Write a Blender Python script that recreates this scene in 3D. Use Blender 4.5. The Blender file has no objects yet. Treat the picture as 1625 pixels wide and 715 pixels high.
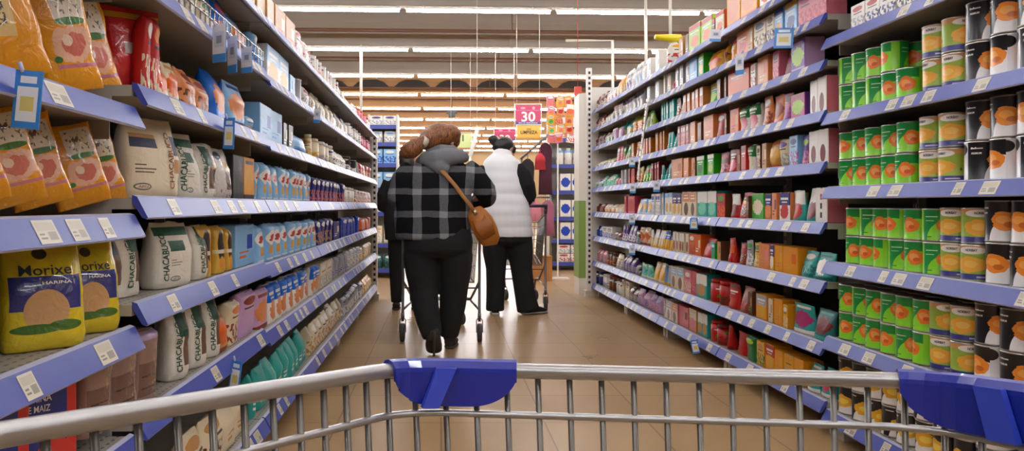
import bpy, bmesh, math, random
from math import pi, sin, cos, radians as rad
from mathutils import Vector, Matrix, Euler, noise

SC = bpy.context.scene
COL = SC.collection
F = 1150.0          # focal length in pixels of the 1625 px wide frame
XL, XR = -0.72, 1.74   # front edges of the two shelf runs (metres)
CH = 1.05           # eye height

# ------------------------------------------------------------------ camera, world, exposure
cam_d = bpy.data.cameras.new('camera')
cam = bpy.data.objects.new('camera', cam_d)
COL.objects.link(cam)
cam.location = (0, 0, CH)
cam.rotation_euler = (rad(90), 0, 0)
cam_d.sensor_width = 36
cam_d.lens = F / 1625 * 36
cam_d.shift_x = (812.5 - 700) / 1625
cam_d.shift_y = -(357.5 - 325) / 1625
cam_d.clip_start = 0.02
cam_d.clip_end = 200
SC.camera = cam
SC.view_settings.view_transform = 'Standard'
SC.view_settings.look = 'None'
SC.view_settings.gamma = 1
SC.view_settings.use_curve_mapping = False
SC.view_settings.exposure = 0.0
TUBE_POWER = 54.0
wd = bpy.data.worlds.new('world'); SC.world = wd; wd.use_nodes = True
wd.node_tree.nodes['Background'].inputs[0].default_value = (1.0, 0.93, 0.84, 1)
wd.node_tree.nodes['Background'].inputs[1].default_value = 0.12

# ------------------------------------------------------------------ helpers
def lin(h):
    if isinstance(h, tuple): return h if len(h) == 4 else h + (1,)
    h = h.lstrip('#')
    c = [int(h[i:i + 2], 16) / 255 for i in (0, 2, 4)]
    return tuple((v / 12.92 if v <= .04045 else ((v + .055) / 1.055) ** 2.4) for v in c) + (1,)

MATS = {}
def rich(h, k=1.38, v=.97):
    import colorsys
    h = h.lstrip('#'); r, g, b = [int(h[i:i + 2], 16) / 255 for i in (0, 2, 4)]
    H, S, V = colorsys.rgb_to_hsv(r, g, b); r, g, b = colorsys.hsv_to_rgb(H, min(1, S * k), V * v)
    return '#%02x%02x%02x' % (round(r * 255), round(g * 255), round(b * 255))
def mat(key, col, rough=.5, metal=0., emit=0, bump=None, spec=.5, coat=0):
    if key in MATS: return MATS[key]
    m = bpy.data.materials.new(key); m.use_nodes = True
    b = m.node_tree.nodes['Principled BSDF']
    b.inputs['Base Color'].default_value = lin(col)
    b.inputs['Roughness'].default_value = rough
    b.inputs['Metallic'].default_value = metal
    b.inputs['Specular IOR Level'].default_value = spec
    b.inputs['Coat Weight'].default_value = coat
    if emit:
        b.inputs['Emission Color'].default_value = lin(col)
        b.inputs['Emission Strength'].default_value = emit
    if bump:
        nt = m.node_tree; tc = nt.nodes.new('ShaderNodeTexCoord'); nz = nt.nodes.new('ShaderNodeTexNoise')
        mp = nt.nodes.new('ShaderNodeMapping'); mp.inputs['Scale'].default_value = bump[2] if len(bump) > 2 else (1, 1, 1)
        nz.inputs['Scale'].default_value = bump[0]; nz.inputs['Detail'].default_value = 4
        bp = nt.nodes.new('ShaderNodeBump'); bp.inputs['Strength'].default_value = bump[1]; bp.inputs['Distance'].default_value = .01
        nt.links.new(tc.outputs['Object'], mp.inputs[0]); nt.links.new(mp.outputs[0], nz.inputs[0])
        nt.links.new(nz.outputs[0], bp.inputs['Height']); nt.links.new(bp.outputs[0], b.inputs['Normal'])
    MATS[key] = m
    return m

def lab(key, base, shapes, rough=.42, rep=1, wrinkle=0, coat=0, metal=0):
    """Printed packaging: flat shapes drawn in the UV square of a pack's front."""
    if key in MATS: return MATS[key]
    m = bpy.data.materials.new(key); m.use_nodes = True
    nt = m.node_tree; N = nt.nodes; L = nt.links
    b = N['Principled BSDF']; b.inputs['Roughness'].default_value = rough
    b.inputs['Coat Weight'].default_value = coat; b.inputs['Metallic'].default_value = metal
    uv = N.new('ShaderNodeUVMap'); sep = N.new('ShaderNodeSeparateXYZ'); L.new(uv.outputs[0], sep.inputs[0])
    u, v = sep.outputs[0], sep.outputs[1]
    def mth(op, a, bb=None, c=None):
        n = N.new('ShaderNodeMath'); n.operation = op
        for i, x in enumerate((a, bb, c)):
            if x is None: continue
            if isinstance(x, (int, float)): n.inputs[i].default_value = x
            else: L.new(x, n.inputs[i])
        return n.outputs[0]
    if rep != 1: u = mth('FRACT', mth('MULTIPLY', u, rep))
    cur = None; curv = lin(base)
    nzo = None
    for s in shapes:
        k = s[0]
        if k == 'r':      # rect u0 v0 u1 v1 colour [slant]
            uu = u if len(s) < 7 else mth('MULTIPLY_ADD', v, s[6], u)
            a = mth('COMPARE', uu, (s[1] + s[3]) / 2, abs(s[3] - s[1]) / 2)
            c = mth('COMPARE', v, (s[2] + s[4]) / 2, abs(s[4] - s[2]) / 2)
            f = mth('MULTIPLY', a, c); col = s[5]
        elif k in ('e', 'w'):    # ellipse cu cv ru rv colour ; w = wobbly
            a = mth('MULTIPLY_ADD', u, 1 / s[3], -s[1] / s[3]); c = mth('MULTIPLY_ADD', v, 1 / s[4], -s[2] / s[4])
            q = mth('ADD', mth('MULTIPLY', a, a), mth('MULTIPLY', c, c))
            if k == 'w':
                if nzo is None:
                    nz = N.new('ShaderNodeTexNoise'); nz.inputs['Scale'].default_value = 7; L.new(uv.outputs[0], nz.inputs[0]); nzo = nz.outputs[0]
                q = mth('ADD', q, mth('MULTIPLY_ADD', nzo, 1.6, -.8))
            f = mth('LESS_THAN', q, 1.0); col = s[5]
        elif k == 'n':    # printed picture texture: scale threshold colour, inside rect
            nz = N.new('ShaderNodeTexNoise'); nz.inputs['Scale'].default_value = s[1]; nz.inputs['Detail'].default_value = 3; L.new(uv.outputs[0], nz.inputs[0])
            f = mth('GREATER_THAN', nz.outputs[0], s[2]); col = s[3]
            if len(s) > 4:
                a = mth('COMPARE', u, (s[4] + s[6]) / 2, abs(s[6] - s[4]) / 2); c = mth('COMPARE', v, (s[5] + s[7]) / 2, abs(s[7] - s[5]) / 2)
                f = mth('MULTIPLY', f, mth('MULTIPLY', a, c))
        mx = N.new('ShaderNodeMix'); mx.data_type = 'RGBA'
        L.new(f, mx.inputs[0])
        if cur is None: mx.inputs[6].default_value = curv
        else: L.new(cur, mx.inputs[6])
        mx.inputs[7].default_value = lin(col)
        cur = mx.outputs[2]
    if cur is None: b.inputs['Base Color'].default_value = curv
    else: L.new(cur, b.inputs['Base Color'])
    if wrinkle:
        tc = N.new('ShaderNodeTexCoord'); nz = N.new('ShaderNodeTexNoise'); nz.inputs['Scale'].default_value = 22; nz.inputs['Detail'].default_value = 3
        nz.inputs['Distortion'].default_value = 1.2
        bp = N.new('ShaderNodeBump'); bp.inputs['Strength'].default_value = wrinkle; bp.inputs['Distance'].default_value = .008
        L.new(tc.outputs['Object'], nz.inputs[0]); L.new(nz.outputs[0], bp.inputs['Height']); L.new(bp.outputs[0], b.inputs['Normal'])
    MATS[key] = m
    return m

class MB:
    def __init__(s): s.v = []; s.f = []; s.m = []; s.uv = []; s.sm = []
    def add(s, vs, fs, mi=0, uvs=None, smooth=False):
        b = len(s.v); s.v += [tuple(p) for p in vs]
        for i, f in enumerate(fs):
            s.f.append(tuple(b + k for k in f)); s.m.append(mi if isinstance(mi, int) else mi[i])
            s.uv.append(uvs[i] if uvs else [(0, 0)] * len(f)); s.sm.append(smooth)
    def box(s, x0, y0, z0, x1, y1, z1, mi=0, M=None):
        x0, x1 = sorted((x0, x1)); y0, y1 = sorted((y0, y1)); z0, z1 = sorted((z0, z1))
        p = [(x0, y0, z0), (x1, y0, z0), (x1, y1, z0), (x0, y1, z0), (x0, y0, z1), (x1, y0, z1), (x1, y1, z1), (x0, y1, z1)]
        if M: p = [M @ Vector(q) for q in p]
        s.add(p, [(0, 3, 2, 1), (4, 5, 6, 7), (0, 1, 5, 4), (1, 2, 6, 5), (2, 3, 7, 6), (3, 0, 4, 7)], mi, [[(0, 0), (1, 0), (1, 1), (0, 1)]] * 6)
    def tube(s, pts, r, seg=8, mi=0, cap=True, up=Vector((0, 0, 1)), smooth=True):
        """r: number, or list of numbers / (ra, rb) pairs, one per point"""
        pts = [Vector(p) for p in pts]; n = len(pts)
        R = r if isinstance(r, (list, tuple)) else [r] * n
        rings = []; prev = None
        for i, p in enumerate(pts):
            t = (pts[min(i + 1, n - 1)] - pts[max(i - 1, 0)])
            if t.length < 1e-9: t = Vector((0, 0, 1))
            t.normalize()
            if prev is None:
                a = up if abs(t.dot(up)) < .95 else Vector((1, 0, 0)) if abs(t.x) < .9 else Vector((0, 1, 0))
                x = (a - t * a.dot(t)).normalized()
            else:
                x = (prev - t * prev.dot(t)).normalized()
            prev = x; y = t.cross(x)
            ra, rb = R[i] if isinstance(R[i], (list, tuple)) else (R[i], R[i])
            rings.append([p + x * (ra * cos(2 * pi * k / seg)) + y * (rb * sin(2 * pi * k / seg)) for k in range(seg)])
        vs = [q for rg in rings for q in rg]; fs = []
        for i in range(n - 1):
            for k in range(seg):
                k2 = (k + 1) % seg
                fs.append((i * seg + k, i * seg + k2, (i + 1) * seg + k2, (i + 1) * seg + k))
        if cap:
            fs.append(tuple(reversed(range(seg)))); fs.append(tuple((n - 1) * seg + k for k in range(seg)))
        s.add(vs, fs, mi, smooth=smooth)
    def lathe(s, prof, seg=20, mi=0, uvrep=True, c=(0, 0, 0)):
        """prof: (r, z) list from the bottom up; v = height share, u = angle share"""
        n = len(prof); z0 = prof[0][1]; H = max(1e-6, prof[-1][1] - z0)
        vs = []; fs = []; uvs = []
        for (r, z) in prof:
            for k in range(seg): vs.append((c[0] + r * cos(2 * pi * k / seg), c[1] + r * sin(2 * pi * k / seg), c[2] + z))
        for i in range(n - 1):
            for k in range(seg):
                k2 = (k + 1) % seg
                fs.append((i * seg + k, i * seg + k2, (i + 1) * seg + k2, (i + 1) * seg + k))
                v0 = (prof[i][1] - z0) / H; v1 = (prof[i + 1][1] - z0) / H
                uvs.append([(k / seg, v0), ((k + 1) / seg, v0), ((k + 1) / seg, v1), (k / seg, v1)])
        fs.append(tuple(reversed(range(seg)))); uvs.append([(0, 0)] * seg)
        fs.append(tuple((n - 1) * seg + k for k in range(seg))); uvs.append([(0, 1)] * seg)
        s.add(vs, fs, mi, uvs, smooth=True)
    def ball(s, c, r, seg=14, rings=9, mi=0, M=None):
        if not isinstance(r, (tuple, list)): r = (r, r, r)
        vs = []; fs = []
        for i in range(1, rings):
            a = pi * i / rings
            for k in range(seg):
                p = Vector((r[0] * sin(a) * cos(2 * pi * k / seg), r[1] * sin(a) * sin(2 * pi * k / seg), -r[2] * cos(a)))
                if M: p = M @ p
                vs.append(p + Vector(c))
        lo = Vector((0, 0, -r[2])); hi = Vector((0, 0, r[2]))
        if M: lo = M @ lo; hi = M @ hi
        vs += [lo + Vector(c), hi + Vector(c)]; a, b = len(vs) - 2, len(vs) - 1
        for i in range(rings - 2):
            for k in range(seg):
                k2 = (k + 1) % seg; fs.append((i * seg + k, i * seg + k2, (i + 1) * seg + k2, (i + 1) * seg + k))
        for k in range(seg):
            k2 = (k + 1) % seg
            fs.append((a, k2, k)); fs.append((b, (rings - 2) * seg + k, (rings - 2) * seg + k2))
        s.add(vs, fs, mi, smooth=True)
    def mesh(s, name, mats):
        me = bpy.data.meshes.new(name); me.from_pydata(s.v, [], s.f); 
        for m in (mats if isinstance(mats, (list, tuple)) else [mats]): me.materials.append(m)
        me.polygons.foreach_set('material_index', s.m); me.polygons.foreach_set('use_smooth', s.sm)
        ul = me.uv_layers.new(name='UVMap'); flat = [c for f in s.uv for p in f for c in p]
        ul.data.foreach_set('uv', flat); me.update()
        return me

def link(name, me, parent=None, loc=None, rot=None):
    o = bpy.data.objects.new(name, me); COL.objects.link(o)
    if parent: o.parent = parent
    if loc: o.location = loc
    if rot: o.rotation_euler = rot
    return o
def tag(o, label=None, cat=None, group=None, kind=None):
    if label: o['label'] = label
    if cat: o['category'] = cat
    if group: o['group'] = group
    if kind: o['kind'] = kind
    return o
def thing(name, label, cat, loc=(0, 0, 0), rot=(0, 0, 0), group=None):
    return tag(link(name, None, None, loc, rot), label, cat, group)
def part(name, mb, m, parent, loc=None, rot=None):
    return link(name, mb.mesh(name, m), parent, loc, rot)
def struct(name, mb, m):
    return tag(link(name, mb.mesh(name, m)), kind='structure')
def finish(mb, voxel, m, name, smooth=6, sub=None):
    """Fuse overlapping closed forms into one continuous smooth surface."""
    me = mb.mesh(name, m); o = bpy.data.objects.new('tmp', me); COL.objects.link(o)
    r = o.modifiers.new('r', 'REMESH'); r.mode = 'VOXEL'; r.voxel_size = voxel; r.use_smooth_shade = True
    s = o.modifiers.new('s', 'SMOOTH'); s.iterations = smooth; s.factor = .5
    dg = bpy.context.evaluated_depsgraph_get(); dg.update()
    out = bpy.data.meshes.new_from_object(o.evaluated_get(dg)); out.name = name
    bpy.data.objects.remove(o)
    if not out.materials: out.materials.append(m)
    out.polygons.foreach_set('use_smooth', [True] * len(out.polygons))
    return out

TXT = {}
def text2d(s, bold=0.0):
    """triangles of a word, height of capitals about 0.7, origin at the centre; returns verts, faces, width"""
    if (s, bold) in TXT: return TXT[(s, bold)]
    c = bpy.data.curves.new('t', 'FONT'); c.body = s; c.size = 1; c.align_x = 'CENTER'; c.align_y = 'CENTER'; c.offset = bold; c.resolution_u = 3
    o = bpy.data.objects.new('t', c); COL.objects.link(o)
    dg = bpy.context.evaluated_depsgraph_get(); dg.update()
    me = bpy.data.meshes.new_from_object(o.evaluated_get(dg))
    bm = bmesh.new(); bm.from_mesh(me); bmesh.ops.triangulate(bm, faces=bm.faces[:])
    bmesh.ops.remove_doubles(bm, verts=bm.verts, dist=1e-4)
    vs = [tuple(v.co[:2]) for v in bm.verts]; fs = [tuple(v.index for v in f.verts) for f in bm.faces]
    bm.free(); bpy.data.objects.remove(o)
    w = max(p[0] for p in vs) - min(p[0] for p in vs); cy = (max(p[1] for p in vs) + min(p[1] for p in vs)) / 2
    vs = [(x, y - cy) for x, y in vs]
    TXT[(s, bold)] = (vs, fs, w)
    return TXT[(s, bold)]
def letter(mb, s, surf, cu, cv, size, ang=0, wid=1, hgt=1, mi=0, off=.0012, bold=.01, fit=None):
    """lay a word on a surface. surf(a, b): point for a metres across, b metres up. size: letter height in metres"""
    vs, fs, w = text2d(s, bold)
    k = size / .7 if fit is None else fit / w
    ca, sa = cos(ang), sin(ang); out = []
    for x, y in vs:
        x *= k * wid; y *= (size / .7) * hgt
        out.append(surf(cu + x * ca - y * sa, cv + x * sa + y * ca, off))
    mb.add(out, fs, mi)

ORD = ['first', 'second', 'third', 'fourth', 'fifth', 'sixth', 'seventh', 'eighth', 'ninth', 'tenth', 'eleventh', 'twelfth', 'thirteenth', 'fourteenth', 'fifteenth',
       'sixteenth', 'seventeenth', 'eighteenth', 'nineteenth', 'twentieth']
ORD += ['twenty-' + o for o in ORD[:9]] + ['thirtieth'] + ['thirty-' + o for o in ORD[:9]] + ['fortieth']

# ------------------------------------------------------------------ the hall
def floor_mat():
    m = bpy.data.materials.new('floor_tiles'); m.use_nodes = True; nt = m.node_tree; N = nt.nodes; L = nt.links
    b = N['Principled BSDF']
    tc = N.new('ShaderNodeTexCoord'); br = N.new('ShaderNodeTexBrick'); br.offset = 0
    br.inputs['Scale'].default_value = 1; br.inputs['Brick Width'].default_value = .5; br.inputs['Row Height'].default_value = .5
    br.inputs['Mortar Size'].default_value = .004; br.inputs['Color1'].default_value = lin('#c4a376'); br.inputs['Color2'].default_value = lin('#bb996c')
    br.inputs['Mortar'].default_value = lin('#8f7656')
    L.new(tc.outputs['Object'], br.inputs[0])
    nz = N.new('ShaderNodeTexNoise'); nz.inputs['Scale'].default_value = 1.3; nz.inputs['Detail'].default_value = 6; L.new(tc.outputs['Object'], nz.inputs[0])
    n2 = N.new('ShaderNodeTexNoise'); n2.inputs['Scale'].default_value = 160; n2.inputs['Detail'].default_value = 2; L.new(tc.outputs['Object'], n2.inputs[0])
    mx = N.new('ShaderNodeMix'); mx.data_type = 'RGBA'; mx.blend_type = 'MULTIPLY'; mx.inputs[0].default_value = .55
    rp = N.new('ShaderNodeValToRGB'); rp.color_ramp.elements[0].position = .3; rp.color_ramp.elements[0].color = (.78, .74, .70, 1); rp.color_ramp.elements[1].position = .65
    L.new(nz.outputs[0], rp.inputs[0]); L.new(br.outputs[0], mx.inputs[6]); L.new(rp.outputs[0], mx.inputs[7])
    m2 = N.new('ShaderNodeMix'); m2.data_type = 'RGBA'; m2.blend_type = 'MULTIPLY'; m2.inputs[0].default_value = .3
    L.new(mx.outputs[2], m2.inputs[6]); L.new(n2.outputs[0], m2.inputs[7]); L.new(m2.outputs[2], b.inputs['Base Color'])
    r2 = N.new('ShaderNodeMapRange'); r2.inputs[3].default_value = .22; r2.inputs[4].default_value = .40; L.new(nz.outputs[0], r2.inputs[0]); L.new(r2.outputs[0], b.inputs['Roughness'])
    return m
mb = MB(); mb.box(-14, -9, -.1, 14, 45, 0); struct('floor', mb, floor_mat())
mb = MB(); mb.box(-14, 44.6, 0, 14, 44.9, 5.6); struct('wall_back', mb, mat('wall_paint', '#a58860', .8))
mb = MB(); mb.box(-14.3, -9, 0, -14, 45, 5.6); struct('wall_left', mb, MATS['wall_paint'])
mb = MB(); mb.box(14, -9, 0, 14.3, 45, 5.6); struct('wall_right', mb, MATS['wall_paint'])
KS = .04   # the roof bays run very slightly askew to the aisle
ROT = Matrix.Rotation(math.atan(KS), 4, 'Z')
TUBE_Z = 4.25; PITCH = 3.05; ROW0 = 11.96
mb = MB(); mb.box(-15, -9.5, 5.25, 15, 45, 5.45)
struct('ceiling', mb, mat('roof_panel_wood', '#b88c62', .8, bump=(3, .2)))
beam_grey = mat('beam_concrete', '#989188', .85, bump=(6, .3)); beam_tan = mat('beam_tan', '#c39b70', .8, bump=(4, .2))
soff = mat('soffit', '#a89a86', .8)
for k in range(-6, 11):
    y = ROW0 + k * PITCH + .12
    mb = MB(); mi = 0
    # tapered precast beam: narrow foot, wide flange
    prof = [(-.09, 4.34), (.09, 4.34), (.12, 4.62), (.30, 4.78), (.34, 5.26), (-.34, 5.26), (-.30, 4.78), (-.12, 4.62)]
    vs = []
    for xx in (-14.4, 14.4):
        for (dy, z) in prof: vs.append(ROT @ Vector((xx, dy, z)) + Vector((0, y, 0)))
    n = len(prof); fs = [(i, (i + 1) % n, n + (i + 1) % n, n + i) for i in range(n)] + [tuple(reversed(range(n))), tuple(range(n, 2 * n))]
    mb.add(vs, fs); struct('trim_%d' % (k + 7), mb, beam_grey if k < 3 else beam_tan)
# dark skylight arches in the roof behind the third row
glass_dark = mat('skylight_dark', '#2a211a', .5)
for j in range(-4, 5):
    mb = MB(); w = .52; cx = j * 1.19 + .35; y0 = ROW0 + 3 * PITCH - .08 + KS * cx
    pts = [(-w, 0), (w, 0), (w * .72, .13), (w * .35, .2), (-w * .35, .2), (-w * .72, .13)]
    vs = [(cx + a, y0 - .02, 4.47 + b) for a, b in pts] + [(cx + a, y0 + .08, 4.47 + b) for a, b in pts]; n = 6
    mb.add(vs, [tuple(range(n)), tuple(reversed(range(n, 2 * n)))] + [(i, n + i, n + (i + 1) % n, (i + 1) % n) for i in range(n)])
    tag(link('trim_%d' % (30 + j + 4), mb.mesh('roof_vent_arch', glass_dark)), kind='structure')
pipe_m = mat('pipe_brown', '#6b4b3a', .6)
for i, (k, z, dy, r) in enumerate([(1, 4.46, -.8, .035), (2, 4.57, -.6, .035), (3, 4.39, -.35, .035), (4, 4.5, -.4, .03), (5, 4.5, -.4, .03)]):
    y = ROW0 + k * PITCH + dy; mb = MB()
    mb.tube([ROT @ Vector((-13.5, 0, z)) + Vector((0, y, 0)), ROT @ Vector((13.5, 0, z)) + Vector((0, y, 0))], r, 8)
    for xx in (-3.1, 1.4, 6):
        p = ROT @ Vector((xx, 0, z)) + Vector((0, y, 0)); mb.tube([p, p + Vector((0, 0, 5.24 - z))], .012, 6)
    tag(link('sprinkler_pipe', mb.mesh('sprinkler_pipe', pipe_m)), 'brown pipe running across the roof, ' + ORD[i] + ' pipe counting away from the aisle', 'pipe', 'roof pipes')
tube_em = mat('tube_glow', '#fafbff', .4, emit=TUBE_POWER)
housing = mat('lamp_housing', '#e8e4dc', .5)
hm = MB(); hm.box(-1.21, -.035, .026, 1.21, .035, .05)
for xx in (-.9, .9): hm.tube([(xx, 0, .045), (xx, .04, .088)], .008, 6)
hme = hm.mesh('lamp_body', housing)
tm = MB(); tm.tube([(-1.19, 0, 0), (1.19, 0, 0)], .026, 10); tme = tm.mesh('tube', tube_em)
for k in range(-6, 11):
    for j in range(-3, 5):
        X = .62 + 2.5 * j; Y = ROW0 + k * PITCH + KS * X
        rown = (ORD[k] + ' row past the aisle end') if k >= 0 else (ORD[-k - 1] + ' row back over the aisle')
        t = thing('tube_light', 'white fluorescent tube, ' + ORD[j + 3] + ' across from the flour side, ' + rown, 'ceiling light', (X, Y, TUBE_Z), (0, 0, math.atan(KS)), 'fluorescent tubes under the roof')
        link('lamp_body', hme, t); link('tube', tme, t)
# ------------------------------------------------------------------ gondola shelving
white_metal = mat('shelf_cream', '#cfc9bd', .45)
dark_back = mat('back_panel_grey', '#2b2723', .6)
leg_m = mat('gondola_leg', '#c8bfae', .5)
rail_blue = mat('price_rail_blue', '#3f4b9b', .36, spec=.4)
rail_edge = mat('price_rail_edge', '#aeb2cc', .35)
slot_dark = mat('slot_dark', '#2b2825', .7)
def shelf_mat():
    m = bpy.data.materials.new('shelf_board'); m.use_nodes = True; nt = m.node_tree; N = nt.nodes; L = nt.links
    b = N['Principled BSDF']; b.inputs['Roughness'].default_value = .4
    tc = N.new('ShaderNodeTexCoord'); s = N.new('ShaderNodeVectorMath'); s.operation = 'SCALE'; s.inputs[3].default_value = 38; L.new(tc.outputs['Object'], s.inputs[0])
    fr = N.new('ShaderNodeVectorMath'); fr.operation = 'FRACTION'; L.new(s.outputs[0], fr.inputs[0])
    su = N.new('ShaderNodeVectorMath'); su.operation = 'SUBTRACT'; su.inputs[1].default_value = (.5, .5, 0); L.new(fr.outputs[0], su.inputs[0])
    ml = N.new('ShaderNodeVectorMath'); ml.operation = 'MULTIPLY'; ml.inputs[1].default_value = (1, .55, 0); L.new(su.outputs[0], ml.inputs[0])
    ln = N.new('ShaderNodeVectorMath'); ln.operation = 'LENGTH'; L.new(ml.outputs[0], ln.inputs[0])
    lt = N.new('ShaderNodeMath'); lt.operation = 'LESS_THAN'; lt.inputs[1].default_value = .14; L.new(ln.outputs['Value'], lt.inputs[0])
    mx = N.new('ShaderNodeMix'); mx.data_type = 'RGBA'; mx.inputs[6].default_value = lin('#a39d92'); mx.inputs[7].default_value = lin('#5b544b')
    sx = N.new('ShaderNodeSeparateXYZ'); L.new(tc.outputs['Object'], sx.inputs[0]); g1 = N.new('ShaderNodeMath'); g1.operation = 'COMPARE'; g1.inputs[1].default_value = -.07; g1.inputs[2].default_value = .05; L.new(sx.outputs[0], g1.inputs[0])
    gm = N.new('ShaderNodeNewGeometry'); s2 = N.new('ShaderNodeSeparateXYZ'); L.new(gm.outputs['Normal'], s2.inputs[0]); g2 = N.new('ShaderNodeMath'); g2.operation = 'GREATER_THAN'; g2.inputs[1].default_value = .5; L.new(s2.outputs[2], g2.inputs[0])
    g3 = N.new('ShaderNodeMath'); g3.operation = 'MULTIPLY'; L.new(g1.outputs[0], g3.inputs[0]); L.new(g2.outputs[0], g3.inputs[1]); g4 = N.new('ShaderNodeMath'); g4.operation = 'MULTIPLY'; L.new(g3.outputs[0], g4.inputs[0]); L.new(lt.outputs[0], g4.inputs[1])
    L.new(g4.outputs[0], mx.inputs[0]); L.new(mx.outputs[2], b.inputs['Base Color']); return m
board_m = shelf_mat()
ticket_m = lab('price_ticket', '#c6bfae', [('r', .08, .55, .92, .9, '#b5ad98'), ('r', .5, .15, .9, .5, '#8b8577'), ('r', .1, .2, .4, .28, '#77705f'), ('r', .1, .36, .34, .44, '#77705f')], .4)
DEP = .44
def gondola(side, y0, y1, levels, label, nt=4, seed=0, drop=(), fence=(), rail_side_gap=.006):
    """side -1: run with its back to -x.  local frame: front edge at x=0, shelves go to -x"""
    rnd = random.Random(seed)
    g = thing('gondola_shelving', label, 'shelving unit', (XL if side < 0 else XR, (y0 + y1) / 2, 0), (0, 0, 0 if side < 0 else pi), 'gondola bays')
    h = (y1 - y0) / 2
    top = 2.35 if side > 0 else 2.0
    mb = MB(); mb.box(-DEP - .03, -h, .02, -DEP - .005, h, top); part('back_panel', mb, dark_back, g)
    for s in (-1, 1):
        mb = MB(); mb.box(-DEP - .005, s * h - .018 * (s > 0), 0, -DEP + .03, s * h + .018 * (s < 0), top)
        for i in range(int((top - .1) / .05)): mb.box(-DEP + .03, s * (h - .006), .08 + i * .05, -DEP + .031, s * (h - .013), .105 + i * .05, 1)
        part('upright', mb, [white_metal, slot_dark], g)
    for s in (-1, 1): mb = MB(); mb.box(-DEP, s * (h - .06), 0, -.05, s * (h - .01), .10); part('base_foot', mb, leg_m, g)
    for li, z in enumerate(levels):
        mb = MB(); mb.box(-DEP, -h + .004, z - .03, -.012, h - .004, z - .004)
        mb.box(-DEP, -h + .004, z - .075, -.06, -h + .007, z - .03); mb.box(-DEP, h - .007, z - .075, -.06, h - .004, z - .03)
        sh = part('shelf', mb, board_m, g)
        a, b = -h + rail_side_gap, h - rail_side_gap
        t, v = .026, .05
        P = [(-.012, z + .004), (.0, z), (t, z - v), (t - .004, z - v - .004), (t - .014, z - v), (-.012, z - .012)]
        mb = MB(); vs = [(x, a, zz) for x, zz in P] + [(x, b, zz) for x, zz in P]; n = 6
        fs = [(i, n + i, n + (i + 1) % n, (i + 1) % n) for i in range(n)] + [tuple(range(n)), tuple(reversed(range(n, 2 * n)))]
        mb.add(vs, fs, [1, 0, 1, 1, 0, 0, 0, 0]); part('price_rail', mb, [rail_blue, rail_edge], sh)
        pos = -h + .12 + rnd.random() * .08
        while pos < h - .08:
            wt = rnd.choice((.045, .06, .07))
            if rnd.random() < .8:
                mb = MB(); e = .0012
                q = [(.0 + e + t * .08, pos, z - v * .08), (.0 + e + t * .08, pos + wt, z - v * .08), (t * .92 + e, pos + wt, z - v * .92), (t * .92 + e, pos, z - v * .92)]
                q2 = [(x - .001, y, zz - .0005) for x, y, zz in q]
                mb.add(q + q2, [(0, 3, 2, 1), (4, 5, 6, 7), (0, 1, 5, 4), (2, 3, 7, 6), (1, 2, 6, 5), (0, 4, 7, 3)], 0, [[(0, 1), (0, 0), (1, 0), (1, 1)]] + [[(0, 0)] * 4] * 5)
                part('price_ticket', mb, ticket_m, sh)
            pos += wt + rnd.uniform(.03, .20)
        if li in fence:
            mb = MB()
            for zz in (.03, .065): mb.tube([(-.004, -h + .02, z + zz), (-.004, h - .02, z + zz)], .0028, 6)
            y = -h + .02
            while y < h: mb.tube([(-.004, y, z - .003), (-.004, y, z + .066)], .0022, 5); y += .045
            part('wire_fence', mb, mat('chrome_wire', '#b9babd', .25, 1), g)
    return g
LZ = {'A': [.18, .51, .765, 1.027, 1.28, 1.62, 1.90], 'B': [.18, .545, .817, 1.07, 1.338, 1.605, 1.825], 'C': [.18, .525, .805, 1.07, 1.325, 1.59, 1.825]}
LB = [('A', .46, 1.71), ('B', 1.71, 2.96), ('C', 2.96, 4.21), ('D', 4.21, 5.46), ('E', 5.46, 6.71), ('F', 6.71, 7.96)]
RZ = [.16, .42, .70, .97, 1.246, 1.48, 1.71, 1.92, 2.13]
PZ = [.13, .458, .796, 1.13, 1.46, 1.80, 2.13]
RB = [('P', 2.03, 3.28), ('Q', 3.28, 4.53), ('R', 4.53, 5.78), ('S', 5.78, 7.03), ('T', 7.03, 8.28)]
for i, (n, a, b) in enumerate(LB):
    gondola(-1, a, b, LZ.get(n, LZ['C']), 'blue-railed shelving bay on the flour side, ' + ORD[i] + ' bay counting into the aisle', seed=i, fence=(5,) if n == 'B' else ())
for i, (n, a, b) in enumerate(RB):
    gondola(1, a, b, PZ if n == 'P' else RZ, 'blue-railed shelving bay of fruit cans' if n == 'P' else 'blue-railed shelving bay on the dessert side, ' + ORD[i - 1] + ' bay past the fruit cans', seed=20 + i)

# end uprights that close the two runs
def end_frame(X, Y, H, label, wide, flip, H2):
    g = thing('gondola_end', label, 'shelf end panel', (X, Y, 0))
    mb = MB(); mb.box(-.03, 0, 0, .03, .05, H)
    z = .15
    while z < H - .05: mb.box(-.012, -.0015, z, .012, 0, z + .03, 1); z += .06
    part('slotted_post', mb, [mat('post_white', '#e6e0d6', .5), slot_dark], g)
    mb = MB(); mb.box(0, .012, .06, wide * flip, .03, H2); part('side_panel', mb, mat('end_panel', '#d8d2c6', .5), g)
    mb = MB(); mb.box(-.05 * flip, -.02, 0, (wide + .02) * flip, .12, .07); part('foot', mb, leg_m, g)
end_frame(XL - .015, 7.99, 1.84, 'white slotted end frame closing the flour shelves', .42, -1, 1.8)
end_frame(XR - .04, 8.31, 2.62, 'white slotted end frame closing the dessert shelves', .46, 1, 2.4)
mb = MB(); mb.box(1.61, 8.46, .0, 1.72, 8.76, 2.35)
mb2 = MB(); mb2.box(1.606, 8.452, .2, 1.722, 8.765, 1.1)
e = thing('display_panel', 'tall white advertising panel with a green lower half at the dessert shelf end', 'display')
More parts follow.
